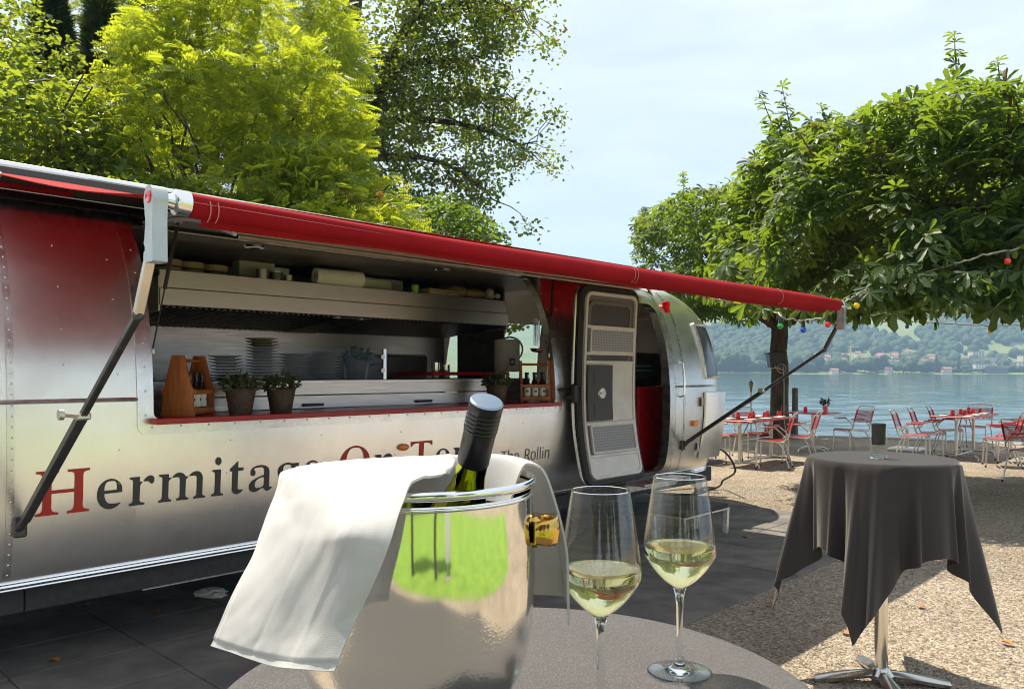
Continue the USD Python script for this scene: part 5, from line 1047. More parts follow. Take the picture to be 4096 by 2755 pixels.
PB = np.array([2.95, -3.55, 0.0]); t = thingW('closed_parasol', 'closed white parasol standing on the lawn, mirrored in the wine bucket', 'parasol', PB)
t.part('base', MB().lathe([(0, 0), (.26, 0), (.26, .05), (.06, .08), (.05, .16), (0, .16)], 20, PB), 'stone_kerb', 40); t.part('pole', MB().tube([PB + [0, 0, .1], PB + [0, 0, 2.75]], .024, 10), 'steel_tube')
zz_ = np.linspace(.42, 2.7, 18); G = np.array([[(PB[0] + r_ * (1 + .22 * math.cos(8 * a)) * math.cos(a), PB[1] + r_ * (1 + .22 * math.cos(8 * a)) * math.sin(a), z) for a in np.arange(48) / 48 * 2 * np.pi] for z, r_ in zip(zz_, np.interp(zz_, [.42, .7, 2.0, 2.7], [.16, .19, .12, .03]))])
t.part('folded_canopy', MB().sheet(G, closed=True), 'linen_white', True)

# ------------------------------------------------------------------ things on the serving counter and inside the hatch
def on_wall(px, py, y):
    x = (px - CX) / F; Y = y / (.6896 - .7242 * x); return np.array([(.6896 * x + .7242) * Y, y, CAM_H - (py - HY) / F * Y])
CZ = 1.2635
def potted(loc, rotz, label, group):
    t = Thing('potted_plant', label, 'plant', group, loc, rotz); r = np.random.default_rng(3)
    pr = [(0, .0), (.062, 0), (.066, .006), (.082, .12), (.088, .138), (.090, .146), (.084, .148), (.080, .13)]
    G = np.array([[(rad_ * (1 + .018 * math.sin(22 * a + 9 * z * 30)) * math.cos(a), rad_ * (1 + .018 * math.sin(22 * a + 9 * z * 30)) * math.sin(a), z) for a in np.arange(44) / 44 * 2 * np.pi] for rad_, z in zip(np.interp(np.linspace(0, 1, 16), np.linspace(0, 1, 5), [.064, .070, .076, .083, .089]), np.linspace(0, .146, 16))])
    t.part('basket', MB().sheet(G, closed=True).lathe([(0, .0), (.064, 0)], 24), 'wicker', 40)
    t.part('basket_rim', MB().tube([(.088 * math.cos(a), .088 * math.sin(a), .147) for a in np.linspace(0, 2 * np.pi, 25)], .006, 6), 'wicker')
    t.part('soil', MB().lathe([(0, .132), (.084, .130)], 20), 'soil', False)
    n = 150; e = r.normal(size=(n, 3)); e /= np.linalg.norm(e, axis=1, keepdims=True); e[:, 2] = np.abs(e[:, 2]); P = np.array([0, 0, .142]) + e * np.array([.115, .115, .085]) * r.uniform(.35, 1, (n, 1)) ** .6
    st = MB()
    for k in range(26): st.tube([(P[k, 0] * .3, P[k, 1] * .3, .13), P[k]], .0022, 4)
    t.part('stems', st, 'leaf_pot', False)
    t.part('leaves', scatter(P, orient(r, n, .4, -.25, e * 1.3), .046 * r.uniform(.7, 1.2, n), T_ellip(.26)), 'leaf_pot', False, kind='stuff')
    return t
pot = Proto(potted)
for (px, y, lab, rz, z) in ((240.5, 4.50, 'basket plant on the red counter beside the left bottle carrier', 0, CZ), (281, 4.50, 'basket plant on the red counter, second from the left bottle carrier', 70, CZ),
                         (497, 4.53, 'basket plant on the red counter beside the right bottle carrier', 140, CZ), (356, 5.0, 'basket plant behind the glass screen beside the plate stacks', 200, 1.461)):
    p = on_wall(px, 400, y); p[2] = z; pot(T2W(p), rz, lab, 'potted plants in wicker baskets')

def carrier(loc, rotz, label, group):
    t = Thing('bottle_carrier', label, 'carrier', group, loc, rotz)     # long axis along local x
    L, D, Hh = .25, .20, .345
    shp = Polygon([(-D / 2, 0), (D / 2, 0), (D / 2, .02), (D / 2 - .006, .02), (D / 2 - .010, .13), (D / 2 - .004, .13), (D / 2 - .004, .15), (D / 2 - .02, .17), (.035, Hh), (-.035, Hh), (-D / 2 + .02, .17), (-D / 2 + .004, .15), (-D / 2 + .004, .13), (-D / 2 + .010, .13), (-D / 2 + .006, .02), (-D / 2, .02)])
    R = np.array([[0, 0, 1], [1, 0, 0], [0, 1, 0.0]])
    for x in (-L / 2, L / 2 - .016): t.part('end_panel', MB().prism(shp, .016, R, (x, 0, 0)), 'wood_crate', False)
    t.part('floor', MB().cbox((0, 0, .014), (L - .034, D - .03, .012), .002), 'wood_crate')
    for y in (-D / 2 + .007, D / 2 - .007):
        for z in (.032, .135): t.part('side_slat', MB().cbox((0, y, z), (L - .033, .011, .026), .002), 'wood_crate')
    t.part('handle', MB().tube([(-L / 2 + .01, 0, Hh - .03), (L / 2 - .01, 0, Hh - .03)], .010, 10), 'wood_crate')
    return t
car = Proto(carrier)
def small_bottle(loc, rotz, label, group):
    t = Thing('small_bottle', label, 'bottle', group, loc, rotz)
    t.part('glass', MB().lathe([(0, 0), (.026, 0), (.028, .004), (.028, .115), (.024, .135), (.0125, .165), (.011, .205), (.0135, .206), (.0135, .212), (.011, .214), (0, .214)], 18), 'bottle_brown', True)
    t.part('label', MB().lathe([(.0286, .028), (.0288, .03), (.0288, .10), (.0286, .102)], 18), 'white_label', True)
    t.part('print', MB().lathe([(.0292, .062), (.0292, .078)], 5, arc=(-2.0, -1.2)), 'letter_grey', True)
    t.part('cap', MB().lathe([(.0142, .207), (.0142, .224), (.012, .227), (0, .227)], 16), 'black_plastic', 40)
    return t
sb = Proto(small_bottle)
c1 = T2W([*on_wall(189, 400, 4.57)[:2], CZ]); c2 = T2W([*on_wall(534.5, 400, 4.53)[:2], CZ])
car(c1, 83, 'wooden bottle carrier at the left end of the red counter, seen end on', 'wooden bottle carriers'); car(c2, 4, 'wooden bottle carrier at the right end of the red counter, seen from the side', 'wooden bottle carriers')
for cc, rz, lab in ((c1, 83, 'dark bottle with white label in the left wooden carrier'), (c2, 4, 'dark bottle with white label in the right wooden carrier')):
    g_ = lab.replace('dark bottle with white label', 'bottles')
    for i in range(3):
        for j in (-1, 1):
            o = Rz(math.radians(rz)) @ np.array([(i - 1) * .066, j * .042, .0205]); sb(cc + o, rz + 10 * i, f"{('first', 'middle', 'last')[i]} {lab}, {'front' if j < 0 else 'back'} row", g_)
# stacked plates behind the glass screen
def plate(loc, rotz, label, group):
    t = Thing('plate', label, 'plate', group, loc, rotz)
    t.part('dish', MB().lathe([(0, 0), (.062, 0), (.066, .004), (.108, .014), (.110, .017), (.064, .008), (0, .007)], 26), 'china', True); return t
pl = Proto(plate)
for px, cnt, lab in ((226, 8, 'cream plate in the leftmost stack behind the glass screen'), (262, 14, 'cream plate in the tallest stack behind the glass screen'), (294, 9, 'cream plate in the low third stack behind the glass screen'), (327, 10, 'cream plate in the stack beside the basket plant behind the glass')):
    p = on_wall(px, 380, 5.03)
    for k in range(cnt):
        q = T2W([p[0] + rng.uniform(-.006, .006), p[1] + rng.uniform(-.006, .006), 1.461 + .0205 * k]); pl(q, k * 40, lab, lab.replace('cream plate', 'plates'))
# things on top of the hood (z 2.22)
HZ = 2.219
def inT(px, y, z=HZ): p = on_wall(px, 300, y); return np.array([p[0], p[1], z])
def tub(loc, rotz, label, group):
    t = Thing('bamboo_steamer', label, 'steamer', group, loc, rotz)
    t.part('band', MB().lathe([(.0, .004), (.092, .004), (.095, 0), (.095, .055), (.089, .055), (.088, .01)], 28), 'wood_light', 40)
    t.part('lid', MB().lathe([(.093, .05), (.098, .05), (.098, .078), (.07, .088), (0, .092)], 28), 'wood_light', 40)
    t.part('strap', MB().lathe([(.0965, .02), (.0975, .022), (.0975, .034), (.0965, .036)], 28), 'mat_dark', True); return t
tb = Proto(tub)
for px, y, rz, lab in ((167, 5.62, 0, 'round bamboo steamer at the left end of the hood shelf'), (190, 5.66, 40, 'round bamboo steamer with dark strap, second on the hood shelf'), (214, 5.70, 90, 'round bamboo steamer on the hood shelf, third from the left')):
    tb(T2W(inT(px, y)), rz, lab, 'bamboo steamers on the hood shelf')
q = inT(255, 5.75); t = thingT('switch_box', 'pale metal box on the hood shelf behind the tins', 'box', q); t.part('case', MB().cbox(q + [0, .02, .075], (.30, .12, .15), .006), 'interior_light'); t.part('cover', MB().cbox(q + [.06, -.015, .06], (.12, .012, .09), .003), 'interior_light')
for px, y, r_, h, mt_, lab in ((262, 5.56, .045, .075, 'steel_brushed', 'shiny tin with a pattern on the hood shelf'), (276, 5.57, .05, .07, 'steel_dark', 'second tin beside the shiny patterned one on the hood shelf'), (288, 5.57, .035, .05, 'steel_brushed', 'small tin to the right of two tins on the hood shelf')):
    q = inT(px, y); t = thingT('tin', lab, 'tin', q, 'tins on the hood shelf'); t.part('can', MB().lathe([(0, 0), (r_, 0), (r_, h - .012)], 20, q), mt_, 40); t.part('lid', MB().lathe([(r_ * 1.04, h - .014), (r_ * 1.04, h - .002), (0, h)], 20, q), 'steel_brushed', 40)
def roll(loc, rotz, label, group):
    t = Thing('paper_roll', label, 'paper roll', group, loc, rotz); R = Ry(math.pi / 2)
    t.part('paper', MB().lathe([(.024, 0), (.062, 0), (.064, .004), (.064, .416), (.062, .42), (.024, .42)], 28, (0, 0, .064), R), 'paper', 40)
    t.part('core', MB().lathe([(.024, .001), (.021, .0), (.021, .42), (.024, .419)], 18, (0, 0, .064), R), 'wood_light', True); return t
rl = Proto(roll); rl(T2W(inT(315, 5.55)), TDEG - 6, 'long white paper roll lying on the hood shelf, hollow end towards us', 'paper rolls on the hood shelf'); rl(T2W(inT(352, 5.75)), TDEG + 8, 'white paper roll behind the long one on the hood shelf', 'paper rolls on the hood shelf')
q = inT(415, 5.56); t = thingT('green_cup', 'small bright green cup on the hood shelf', 'cup', q); t.part('wall', MB().lathe([(0, .004), (.028, .003), (.03, 0), (.034, .07), (.031, .07), (.027, .008), (0, .007)], 20, q), 'green_plastic', 40)
q = inT(437, 5.60); t = thingT('wicker_tray', 'flat tan wicker tray on the hood shelf', 'tray', q); t.part('base', MB().cbox(q + [0, 0, .015], (.36, .22, .03), .006), 'wood_light'); t.part('rim', MB().tube([q + [-.18, -.11, .04], q + [.18, -.11, .04], q + [.18, .11, .04], q + [-.18, .11, .04], q + [-.18, -.11, .04]], .012, 6), 'wood_light')
for px, sc_, lab in ((456, (.13, .10, .055), 'brown loaf on the hood shelf beside the tan tray'), (473, (.16, .11, .05), 'wide brown loaf at the right of the hood shelf')):
    q = inT(px, 5.60); m = MB().sphere(q + [0, 0, sc_[2]], 1, 3, sc_); solo('bread_loaf', m, 'wood_light', lab, 'bread', 'loaves on the hood shelf', smooth=True, base=q, frame='T')
q = inT(492, 5.58); m = MB(); r = np.random.default_rng(2)
for k in range(7): m.sphere(q + [r.uniform(-.1, .1), r.uniform(-.05, .05), .03 + r.uniform(0, .05)], r.uniform(.03, .055), 2, (1, .8, .8))
solo('white_cloth', m, 'worn_white', 'crumpled white cloth at the right end of the hood shelf', 'cloth', smooth=True, base=q, frame='T')
# pots and tools further in
q = np.array([5.55, 5.35, 1.516]); t = thingT('canister', 'white steel canister with a printed mark beside the right carrier', 'canister', q); t.part('body', MB().lathe([(0, 0), (.12, 0), (.122, .01), (.122, .30), (.115, .31), (0, .31)], 32, q), 'worn_white', 40); t.part('mark', MB().lathe([(.1228, .06), (.1228, .13)], 8, q, arc=(-2.2, -1.7)), 'door_grey', True); t.part('mark_frame', MB().lathe([(.1234, .08), (.1234, .11)], 6, q, arc=(-2.05, -1.85)), 'worn_white', True)
q = np.array([5.80, 5.55, 1.62]); t = thingT('pot_lid', 'round glass pot lid hanging before the far window', 'lid', q); R = frame_to([-.75, -.62, .1])
t.part('rim', MB().tube([q + R @ np.array([.125 * math.cos(a), .125 * math.sin(a), 0]) + [0, 0, .12] for a in np.linspace(0, 2 * np.pi, 33)], .009, 8), 'chrome'); t.part('pane', MB().lathe([(0, .03), (.07, .022), (.122, 0)], 28, q + [0, 0, .12], R), 'glass_pane', True); t.part('knob', MB().lathe([(0, .06), (.015, .055), (.012, .03)], 12, q + [0, 0, .12], R), 'black_plastic', 40)
for k in range(5):
    q = np.array([5.55 + k * .075, 5.0 + k * .05, 2.02]); t = thingT('ladle', ('first', 'second', 'third', 'fourth', 'last')[k] + ' from the left of five steel ladles hanging before the far window', 'ladle', q - [0, 0, .32], 'ladles hanging inside the trailer')
    t.part('handle', MB().tube([q, q - [0, 0, .26]], .005, 6), 'chrome'); t.part('bowl', MB().lathe([(.005, -.03), (.028, -.02), (.04, .005)], 14, q - [0, 0, .29]), 'chrome', True)
q = np.array([4.55, 6.0, 1.441]); t = thingT('grill', 'low grey grill with ribbed top on the cook line', 'grill', q); t.part('body', MB().cbox(q + [0, 0, .11], (.80, .36, .22), .008), 'steel_dark')
for k in range(24): t.part('rib', MB().cbox(q + [-.37 + k * .032, -.02, .228], (.012, .34, .018), .002), 'steel_brushed')
for du, hh, lab in ((.28, .14, 'tall shiny glass on the cook line before the grill'), (.40, .12, 'second shiny glass right of the tall one on the cook line')):
    q = np.array([4.45 + du, 5.45, 1.46]); t = thingT('kitchen_glass', lab, 'glass', q, 'glasses on the cook line'); t.part('wall', MB().lathe([(0, .004), (.033, .004), (.036, 0), (.04, hh), (.0385, hh), (.034, .012), (0, .011)], 24, q), 'chrome', 40)
q = np.array([3.95, 5.55, 1.46]); t = thingT('saucepan', 'steel saucepan behind the glass screen post', 'pan', q); t.part('body', MB().lathe([(0, 0), (.10, 0), (.105, .01), (.105, .13), (.10, .13), (.098, .012), (0, .012)], 28, q), 'steel_brushed', 40); t.part('handle', MB().tube([q + [.10, 0, .11], q + [.28, -.03, .13]], .009, 8), 'black_plastic')

# ------------------------------------------------------------------ foreground: cloth-covered standing table, bucket, bottle, glasses
TZ = 1.13; TC = np.array([.008, .95, 0]); TR = .353
t = thingW('standing_table', 'round standing table under the grey lilac cloth in front', 'table', (TC[0], TC[1], 0))
t.part('tabletop', MB().lathe([(0, TZ - .03), (TR - .004, TZ - .03), (TR - .002, TZ - .008), (0, TZ - .005)], 48, TC), 'steel_foot', 40)
t.part('column', MB().tube([TC + [0, 0, .06], TC + [0, 0, TZ - .03]], .038, 20), 'steel_post')
for k in range(4):
    a = k * np.pi / 2 + .6; d = np.array([math.cos(a), math.sin(a), 0]); t.part('foot', MB().tube([TC + [0, 0, .075], TC + d * .12 + [0, 0, .06], TC + d * .30 + [0, 0, .02]], [.034, .028, .018], 10), 'steel_foot')
a = np.linspace(0, 2 * np.pi, 121)[:-1]; ds = [0.0, .004, .012, .03, .08, .16, .26, .40, .55]
G = []
for rr in (.0, .12, .22, .30, .335, .347): G.append([(TC[0] + rr * math.cos(x), TC[1] + rr * math.sin(x), TZ) for x in a])
for d in ds: G.append([(TC[0] + (TR + .001 + d * (.04 + .07 * math.sin(9 * x + .7))) * math.cos(x), TC[1] + (TR + .001 + d * (.04 + .07 * math.sin(9 * x + .7))) * math.sin(x), TZ - .003 - d) for x in a])
solo('table_cover', MB().sheet(np.array(G), closed=True), 'cloth_lilac', 'woven grey lilac cloth covering the round table in front', 'tablecloth', smooth=True, base=(TC[0], TC[1], TZ))

BC = np.array([-.095, .79, TZ]); BR = .118; BH = .2775
t = thingW('wine_cooler', 'polished steel wine bucket misted with droplets on the front table', 'bucket', BC)
pr = [(0, .002), (.060, .0), (.067, .006), (.079, .028), (.094, .069), (.106, .094), (.1135, .125), (.1165, .16), (.1178, .205), (.1165, .245), (.1155, .2655)]
pi_ = PchipInterpolator(np.linspace(0, 1, len(pr)), np.array(pr)); pr2 = pi_(np.linspace(0, 1, 44))
t.part('body', MB().lathe(np.vstack([pr2, [(.1135, .2655)], pr2[::-1][:-4] - [.0022, 0]]), 96, BC), 'bucket_steel', True)
t.part('rim', MB().lathe([(.1140, .2700), (.1168, .2700), (.1185, .2720), (.1190, .2745), (.1185, .2770), (.1168, .2787), (.1145, .2775), (.1132, .2735)], 96, BC), 'chrome', True)
t.part('rim_bead', MB().lathe([(.1150, .2610), (.1166, .2610), (.1172, .2625), (.1166, .2640), (.1150, .2640)], 96, BC), 'chrome', True)
for az in (-2, 178):
    R = Rz(math.radians(az)); th_ = np.linspace(-1.75, 1.75, 19)
    Gr = []
    for x in th_:
        c = np.array([.122 + .0165 * math.cos(x), .021 * math.sin(x), .226]); nn = np.array([math.cos(x), math.sin(x), 0]); hgt = .0115 + .002 * math.cos(x)
        Gr.append([R @ (c + nn * .003 + [0, 0, s * hgt * .8]) if s in (-1, 1) else R @ (c + nn * o + [0, 0, z * hgt]) for s, o, z in ((0, .0036, -.75), (0, .0046, 0), (0, .0036, .75), (0, .001, 1), (0, -.003, .75), (0, -.0036, 0), (0, -.003, -.75), (0, .001, -1))])
    t.part('ring_handle', MB().sheet(np.array(Gr) + BC, closed=True), 'brass', True)
    t.part('handle_mount', MB().cbox(BC + R @ np.array([.1185, 0, .226]), (.010, .036, .030), .004, R), 'brass')
t.part('ice_water', MB().lathe([(0, .13), (.1125, .13)], 40, BC), 'glass_dark', False)

# bottle leaning in the bucket
cap = at(487.0, 400.0, .715); d = np.array([.21, -.42, .88]); d /= np.linalg.norm(d); R = frame_to(d)
t = thingW('wine_bottle', 'green wine bottle with black screw cap leaning in the steel bucket', 'bottle', cap - d * .30)
o = cap
t.part('capsule', MB().lathe([(.0147, -.066), (.0151, -.064), (.0149, -.034), (.0152, -.033), (.0152, -.030)], 40, o, R), 'capsule_black', True)
rb = [(.0152, -.0302), (.0156, -.0295)]
for k in range(5): rb += [(.0157, -.0290 + k * .0042), (.0150, -.0275 + k * .0042), (.0157, -.0260 + k * .0042)]
rb += [(.0158, -.006), (.0158, -.0035), (.0154, -.0014)]
t.part('screw_cap', MB().lathe(rb, 56, o, R), 'capsule_black', 35)
t.part('cap_top', MB().lathe([(.0154, -.0014), (.0140, -.0002), (.0136, .0), (0, .0002)], 48, o, R), 'capsule_top', 50)
t.part('glass', MB().lathe([(.0140, -.062), (.0143, -.066), (.0143, -.080), (.0160, -.092), (.0215, -.108), (.0300, -.125), (.0360, -.142), (.0375, -.158), (.0375, -.296), (.034, -.300), (0, -.297)], 56, o, R), 'bottle_green', True)
t.part('wine', MB().lathe([(0, -.098), (.0165, -.098), (.0200, -.110), (.0285, -.127), (.0343, -.143), (.0355, -.159), (.0355, -.293), (0, -.294)], 48, o, R), 'wine', True)

# white napkin draped over the bucket
def bez(ctrl, nu, nv):
    C = np.asarray(ctrl, float); I, J = C.shape[:2]; A_ = PchipInterpolator(np.linspace(0, 1, I), C, axis=0)(np.linspace(0, 1, nu)); return PchipInterpolator(np.linspace(0, 1, J), A_, axis=1)(np.linspace(0, 1, nv))
def rim(az, r=BR + .006, z=BH + .008): a = math.radians(az); return np.array([BC[0] + r * math.cos(a), BC[1] + r * math.sin(a), TZ + z])
def px3(px, py, Y): return at(px, py, Y)
rows = [[px3(210, 645, .660), px3(243, 655, .625), px3(286, 667, .605), px3(336, 671, .590)],
        [px3(226, 607, .665), px3(262, 618, .632), px3(306, 622, .612), px3(356, 622, .600)],
        [px3(256, 540, .70), px3(300, 540, .640), px3(340, 540, .610), px3(388, 548, .610)],
        [px3(271, 498, .745), px3(316, 500, .660), px3(360, 504, .640), px3(402, 505, .640)],
        [px3(281, 470, .788), px3(330, 474, .700), px3(374, 483, .680), px3(413, 481, .672)],
        [px3(312, 463, .868), px3(366, 465, .79), px3(400, 471, .735), px3(430, 477, .700)],
        [px3(390, 458.5, .910), px3(412, 462, .85), px3(432, 464, .79), px3(444, 473, .740)],
        [px3(450, 453, .925), px3(452, 457, .88), px3(454, 462, .83), px3(450, 474, .775)]]
G = bez(rows, 120, 110)
Nn = np.cross(np.gradient(G, axis=0), np.gradient(G, axis=1)); Nn /= np.linalg.norm(Nn, axis=-1, keepdims=True)
ii, jj = np.meshgrid(np.linspace(0, 1, 120), np.linspace(0, 1, 110), indexing='ij')
G = G + Nn * (.004 * np.sin(jj * 5 + ii * 3.4) * np.clip(1 - ii * 1.6, 0, 1) + .0050 * (meshkit.fbm(np.stack([ii * 6, jj * 4, 0 * ii], -1), 3, 4) - .5) + .0003 * np.exp(-((jj - .36) / .02) ** 2) * (1 - .5 * ii) - .0003 * np.exp(-((jj - .70) / .02) ** 2) * (1 - .5 * ii) + .006 * np.exp(-((jj - .55 + .3 * (ii - .3)) / .16) ** 2) * np.exp(-((ii - .22) / .16) ** 2) + .0014 * (ii < .035) + .0010 * (jj < .03))[..., None]
nap = MB().thick(G, .0022)
rows = [[rim(118, BR - .02, BH - .03), rim(95, BR - .02, BH - .035), rim(70, BR - .02, BH - .035), rim(45, BR - .02, BH - .035), rim(20, BR - .018, BH - .03)],
        [rim(120, BR - .004, BH + .006), rim(96, BR - .004, BH + .007), rim(70, BR - .004, BH + .009), rim(45, BR - .002, BH + .012), rim(19, BR - .001, BH + .008)],
        [rim(120, BR + .004, BH + .005), rim(96, BR + .006, BH + .006), rim(70, BR + .010, BH + .008), rim(44, BR + .014, BH + .009), rim(16, BR + .012, BH + .004)],
        [rim(120, BR + .012, BH - .02), rim(96, BR + .014, BH - .02), rim(70, BR + .024, BH - .02), rim(42, BR + .050, BH - .025), rim(11, BR + .024, BH - .03)],
        [rim(120, BR + .012, BH - .08), rim(96, BR + .014, BH - .08), rim(68, BR + .030, BH - .08), rim(38, BR + .068, BH - .09), rim(6, BR + .034, BH - .09)],
        [rim(120, BR + .014, BH - .155), rim(96, BR + .016, BH - .155), rim(66, BR + .034, BH - .155), rim(35, BR + .072, BH - .15), rim(4, BR + .034, BH - .15)]]
nap.thick(bez(rows, 44, 50), .0022)
solo('napkin', nap, 'linen_white', 'white linen napkin draped over the steel wine bucket', 'napkin', smooth=True, base=BC)

def wine_glass(loc, rotz, label, group):
    t = Thing('wine_glass', label, 'wine glass', group, loc, rotz)
    outp = PchipInterpolator([0, .06, .14, .28, .42, .56, .78, 1.0], np.array([(.0042, .1035), (.0085, .1085), (.0205, .1175), (.0375, .1370), (.0452, .1520), (.0450, .1630), (.0395, .2050), (.0325, .2480)]))(np.linspace(0, 1, 60))
    inn = outp[::-1][:-2] - np.array([.0007, 0]); inn[-1] = (0.0005, .1078)
    t.part('bowl', MB().lathe(np.vstack([outp, [(.0324, .2484), (.0319, .2484)], inn[:-2]]), 72), 'glass_bowl', True)
    t.part('rim', MB().lathe([(.0316, .2478), (.0321, .2484), (.0327, .2484), (.0329, .2477)], 72), 'glass_solid', True)
    stem = [(0, .0008), (.036, .0004), (.0400, .0008), (.0404, .0016), (.0398, .0024), (.020, .0042), (.0105, .0080), (.0065, .014), (.0049, .022), (.0040, .045), (.0043, .080), (.0058, .0985), (.0088, .1078), (.0050, .1082), (0, .1078)]
    t.part('stem', MB().lathe(PchipInterpolator(np.linspace(0, 1, len(stem)), np.array(stem))(np.linspace(0, 1, 70)), 48), 'glass_solid', True)
    lev = .1600; prf = outp[(outp[:, 1] < lev - .001) & (outp[:, 1] > .1092)] - np.array([.0009, 0]); rr = np.interp(lev, outp[:, 1], outp[:, 0]) - .0009
    t.part('wine', MB().lathe(np.vstack([[(0, .1090)], prf, [(rr, lev)], [(rr - .0015, lev - .0006), (rr * .6, lev - .0008), (0, lev - .0008)]]), 72), 'wine', 50)
    return t
wg = Proto(wine_glass)
wg((.099, .895, TZ + .0005), 0, 'glass of white wine nearest the camera, left of the pair on the front table', 'glasses of white wine')
wg((.2123, 1.013, TZ + .0005), 30, 'glass of white wine further back, right of the pair, its foot fully visible', 'glasses of white wine')

# ------------------------------------------------------------------ second standing table with a draped charcoal cloth
C2 = np.array([1.793, 3.885, 0]); Z2 = 1.097; R2 = .335
t = thingW('standing_table', 'round standing table on a steel column under the charcoal cloth', 'table', C2)
t.part('tabletop', MB().lathe([(0, Z2 - .03), (R2 - .006, Z2 - .03), (R2 - .004, Z2 - .01), (0, Z2 - .006)], 48, C2), 'steel_foot', 40)
t.part('column', MB().tube([C2 + [0, 0, .05], C2 + [0, 0, Z2 - .03]], .030, 28), 'steel_post')
t.part('hub', MB().lathe([(0, .085), (.036, .085), (.042, .07), (.060, .05), (.058, .035), (0, .03)], 28, C2), 'steel_foot', 40)
for k, ang_ in enumerate((172, 262, 352, 82)):
    a_ = math.radians(ang_); dd = np.array([math.cos(a_), math.sin(a_), 0]); ss = np.array([-dd[1], dd[0], 0]); G = []
    for q in np.linspace(0, 1, 9):
        w_ = .030 + .010 * math.sin(q * 2.6); zt_ = .066 - .040 * q ** 1.4; c_ = C2 + dd * (.035 + .275 * q)
        G.append([c_ + ss * w_ * x_ + [0, 0, z_] for x_, z_ in ((-1, zt_ * .75), (-.55, zt_), (0, zt_ + .006), (.55, zt_), (1, zt_ * .75), (.8, max(zt_ - .03, .006)), (-.8, max(zt_ - .03, .006)))])
    G = np.array(G); t.part('foot', MB().sheet(G, closed=True).add(np.vstack([G[-1], G[-1].mean(0)]), [[7, k2, (k2 + 1) % 7] for k2 in range(7)]), 'steel_foot', 40)
    t.part('glide', MB().lathe([(0, .0), (.014, 0), (.014, .012)], 10, C2 + dd * .285), 'black_plastic')
half = .725; CORN = np.radians([-23, 66, 160, 236]); phi0 = math.radians(-27)            # direction of one cloth corner
na = 420; al = np.linspace(0, 2 * np.pi, na + 1)[:-1]
def qrel(x):
    d_ = (x - CORN + np.pi) % (2 * np.pi) - np.pi; k_ = int(np.argmin(np.abs(d_))); nb = (k_ + (1 if d_[k_] > 0 else -1)) % 4
    gap = abs((CORN[nb] - CORN[k_] + np.pi) % (2 * np.pi) - np.pi); return d_[k_] / gap * math.pi / 2
def ext(x):      # distance from centre to the square's edge in direction x (corner at phi0)
    q = ((x - phi0 + math.pi / 4) % (math.pi / 2)) - math.pi / 4; return half / math.cos(math.pi / 4 - abs(q))
tt_ = np.concatenate([np.linspace(0, .42, 6), np.linspace(.44, .52, 6), np.linspace(.54, 1, 30)])
G = []
for x in al:
    q = qrel(x); Lx = .742 + .40 * (1 - abs(q) / (math.pi / 4)) ** 2.3; col = []
    cpow = math.exp(-(q / .26) ** 2); kq = int(np.argmin(np.abs((x - CORN + np.pi) % (2 * np.pi) - np.pi)))
    fold = math.exp(-((abs(q) - .40) / .10) ** 2)
    for s in np.concatenate([np.linspace(0, R2 - .012, 6), R2 - .012 + (Lx - R2 + .012) * np.linspace(.02, 1, 36)]):
        if s < R2 - .011: col.append((C2[0] + s * math.cos(x), C2[1] + s * math.sin(x), Z2)); continue
        dd = s - (R2 - .012); bend = min(dd / .028, 1.0)
        drop = max(0, dd - .010) * (1 - .035 * cpow) if bend >= 1 else dd * dd / .056
        rad_ = R2 - .012 + .016 * bend + drop * (.045 + .17 * cpow - .13 * fold * (1 - .3 * math.sin(3 * x)) + .035 * math.sin(5 * x + 1.3) + sum(A_ * math.exp(-((q - q_) / .045) ** 2) for q_, A_ in ((-.30 + .05 * kq, .07), (.24 - .04 * kq, .09), (.52, .05 * (kq - 1)), (-.55, .05))) + .02 * math.sin(13 * x))
        sw = .10 * math.sin(2 * x + .6 * kq) * drop * (.4 + cpow)
        col.append((C2[0] + rad_ * math.cos(x + sw), C2[1] + rad_ * math.sin(x + sw), Z2 - drop))
    G.append(col)
G = np.array(G); G[:, :, 2] = np.maximum(G[:, :, 2], .2)
G = np.concatenate([G, G[:1]], 0)
solo('draped_cloth', MB().thick(G, .003), 'cloth_charcoal', 'charcoal square cloth draped over the round standing table at right', 'tablecloth', smooth=True, base=(C2[0], C2[1], Z2))
g0 = np.array([(878.5 - CX) / F * 3.83, 3.83, Z2 + .001]); 
t = thingW('tumbler', 'heavy bottomed clear tumbler on the charcoal table', 'glass', g0)
t.part('wall', MB().lathe([(.0385, .020), (.0385, .030), (.0395, .162), (.0380, .162), (.0368, .030), (.0360, .022)], 48, g0), 'glass_thin', True)
t.part('base', MB().lathe([(0, .0), (.036, 0), (.0385, .003), (.0384, .021), (.0365, .023), (0, .020)], 48, g0), 'glass_solid', 50)
nm = MB(); r = np.random.default_rng(4)
for k in range(3): nm.cbox(g0 + [(-.012 + .011 * k), -.004 + .006 * k, .118], (.010, .052, .104), .004, Rz(.5 + .2 * k) @ Rx(.03 * (k - 1)))
solo('black_napkins', nm, 'napkin_black', 'folded black napkins standing in the clear tumbler', 'napkins', base=g0)

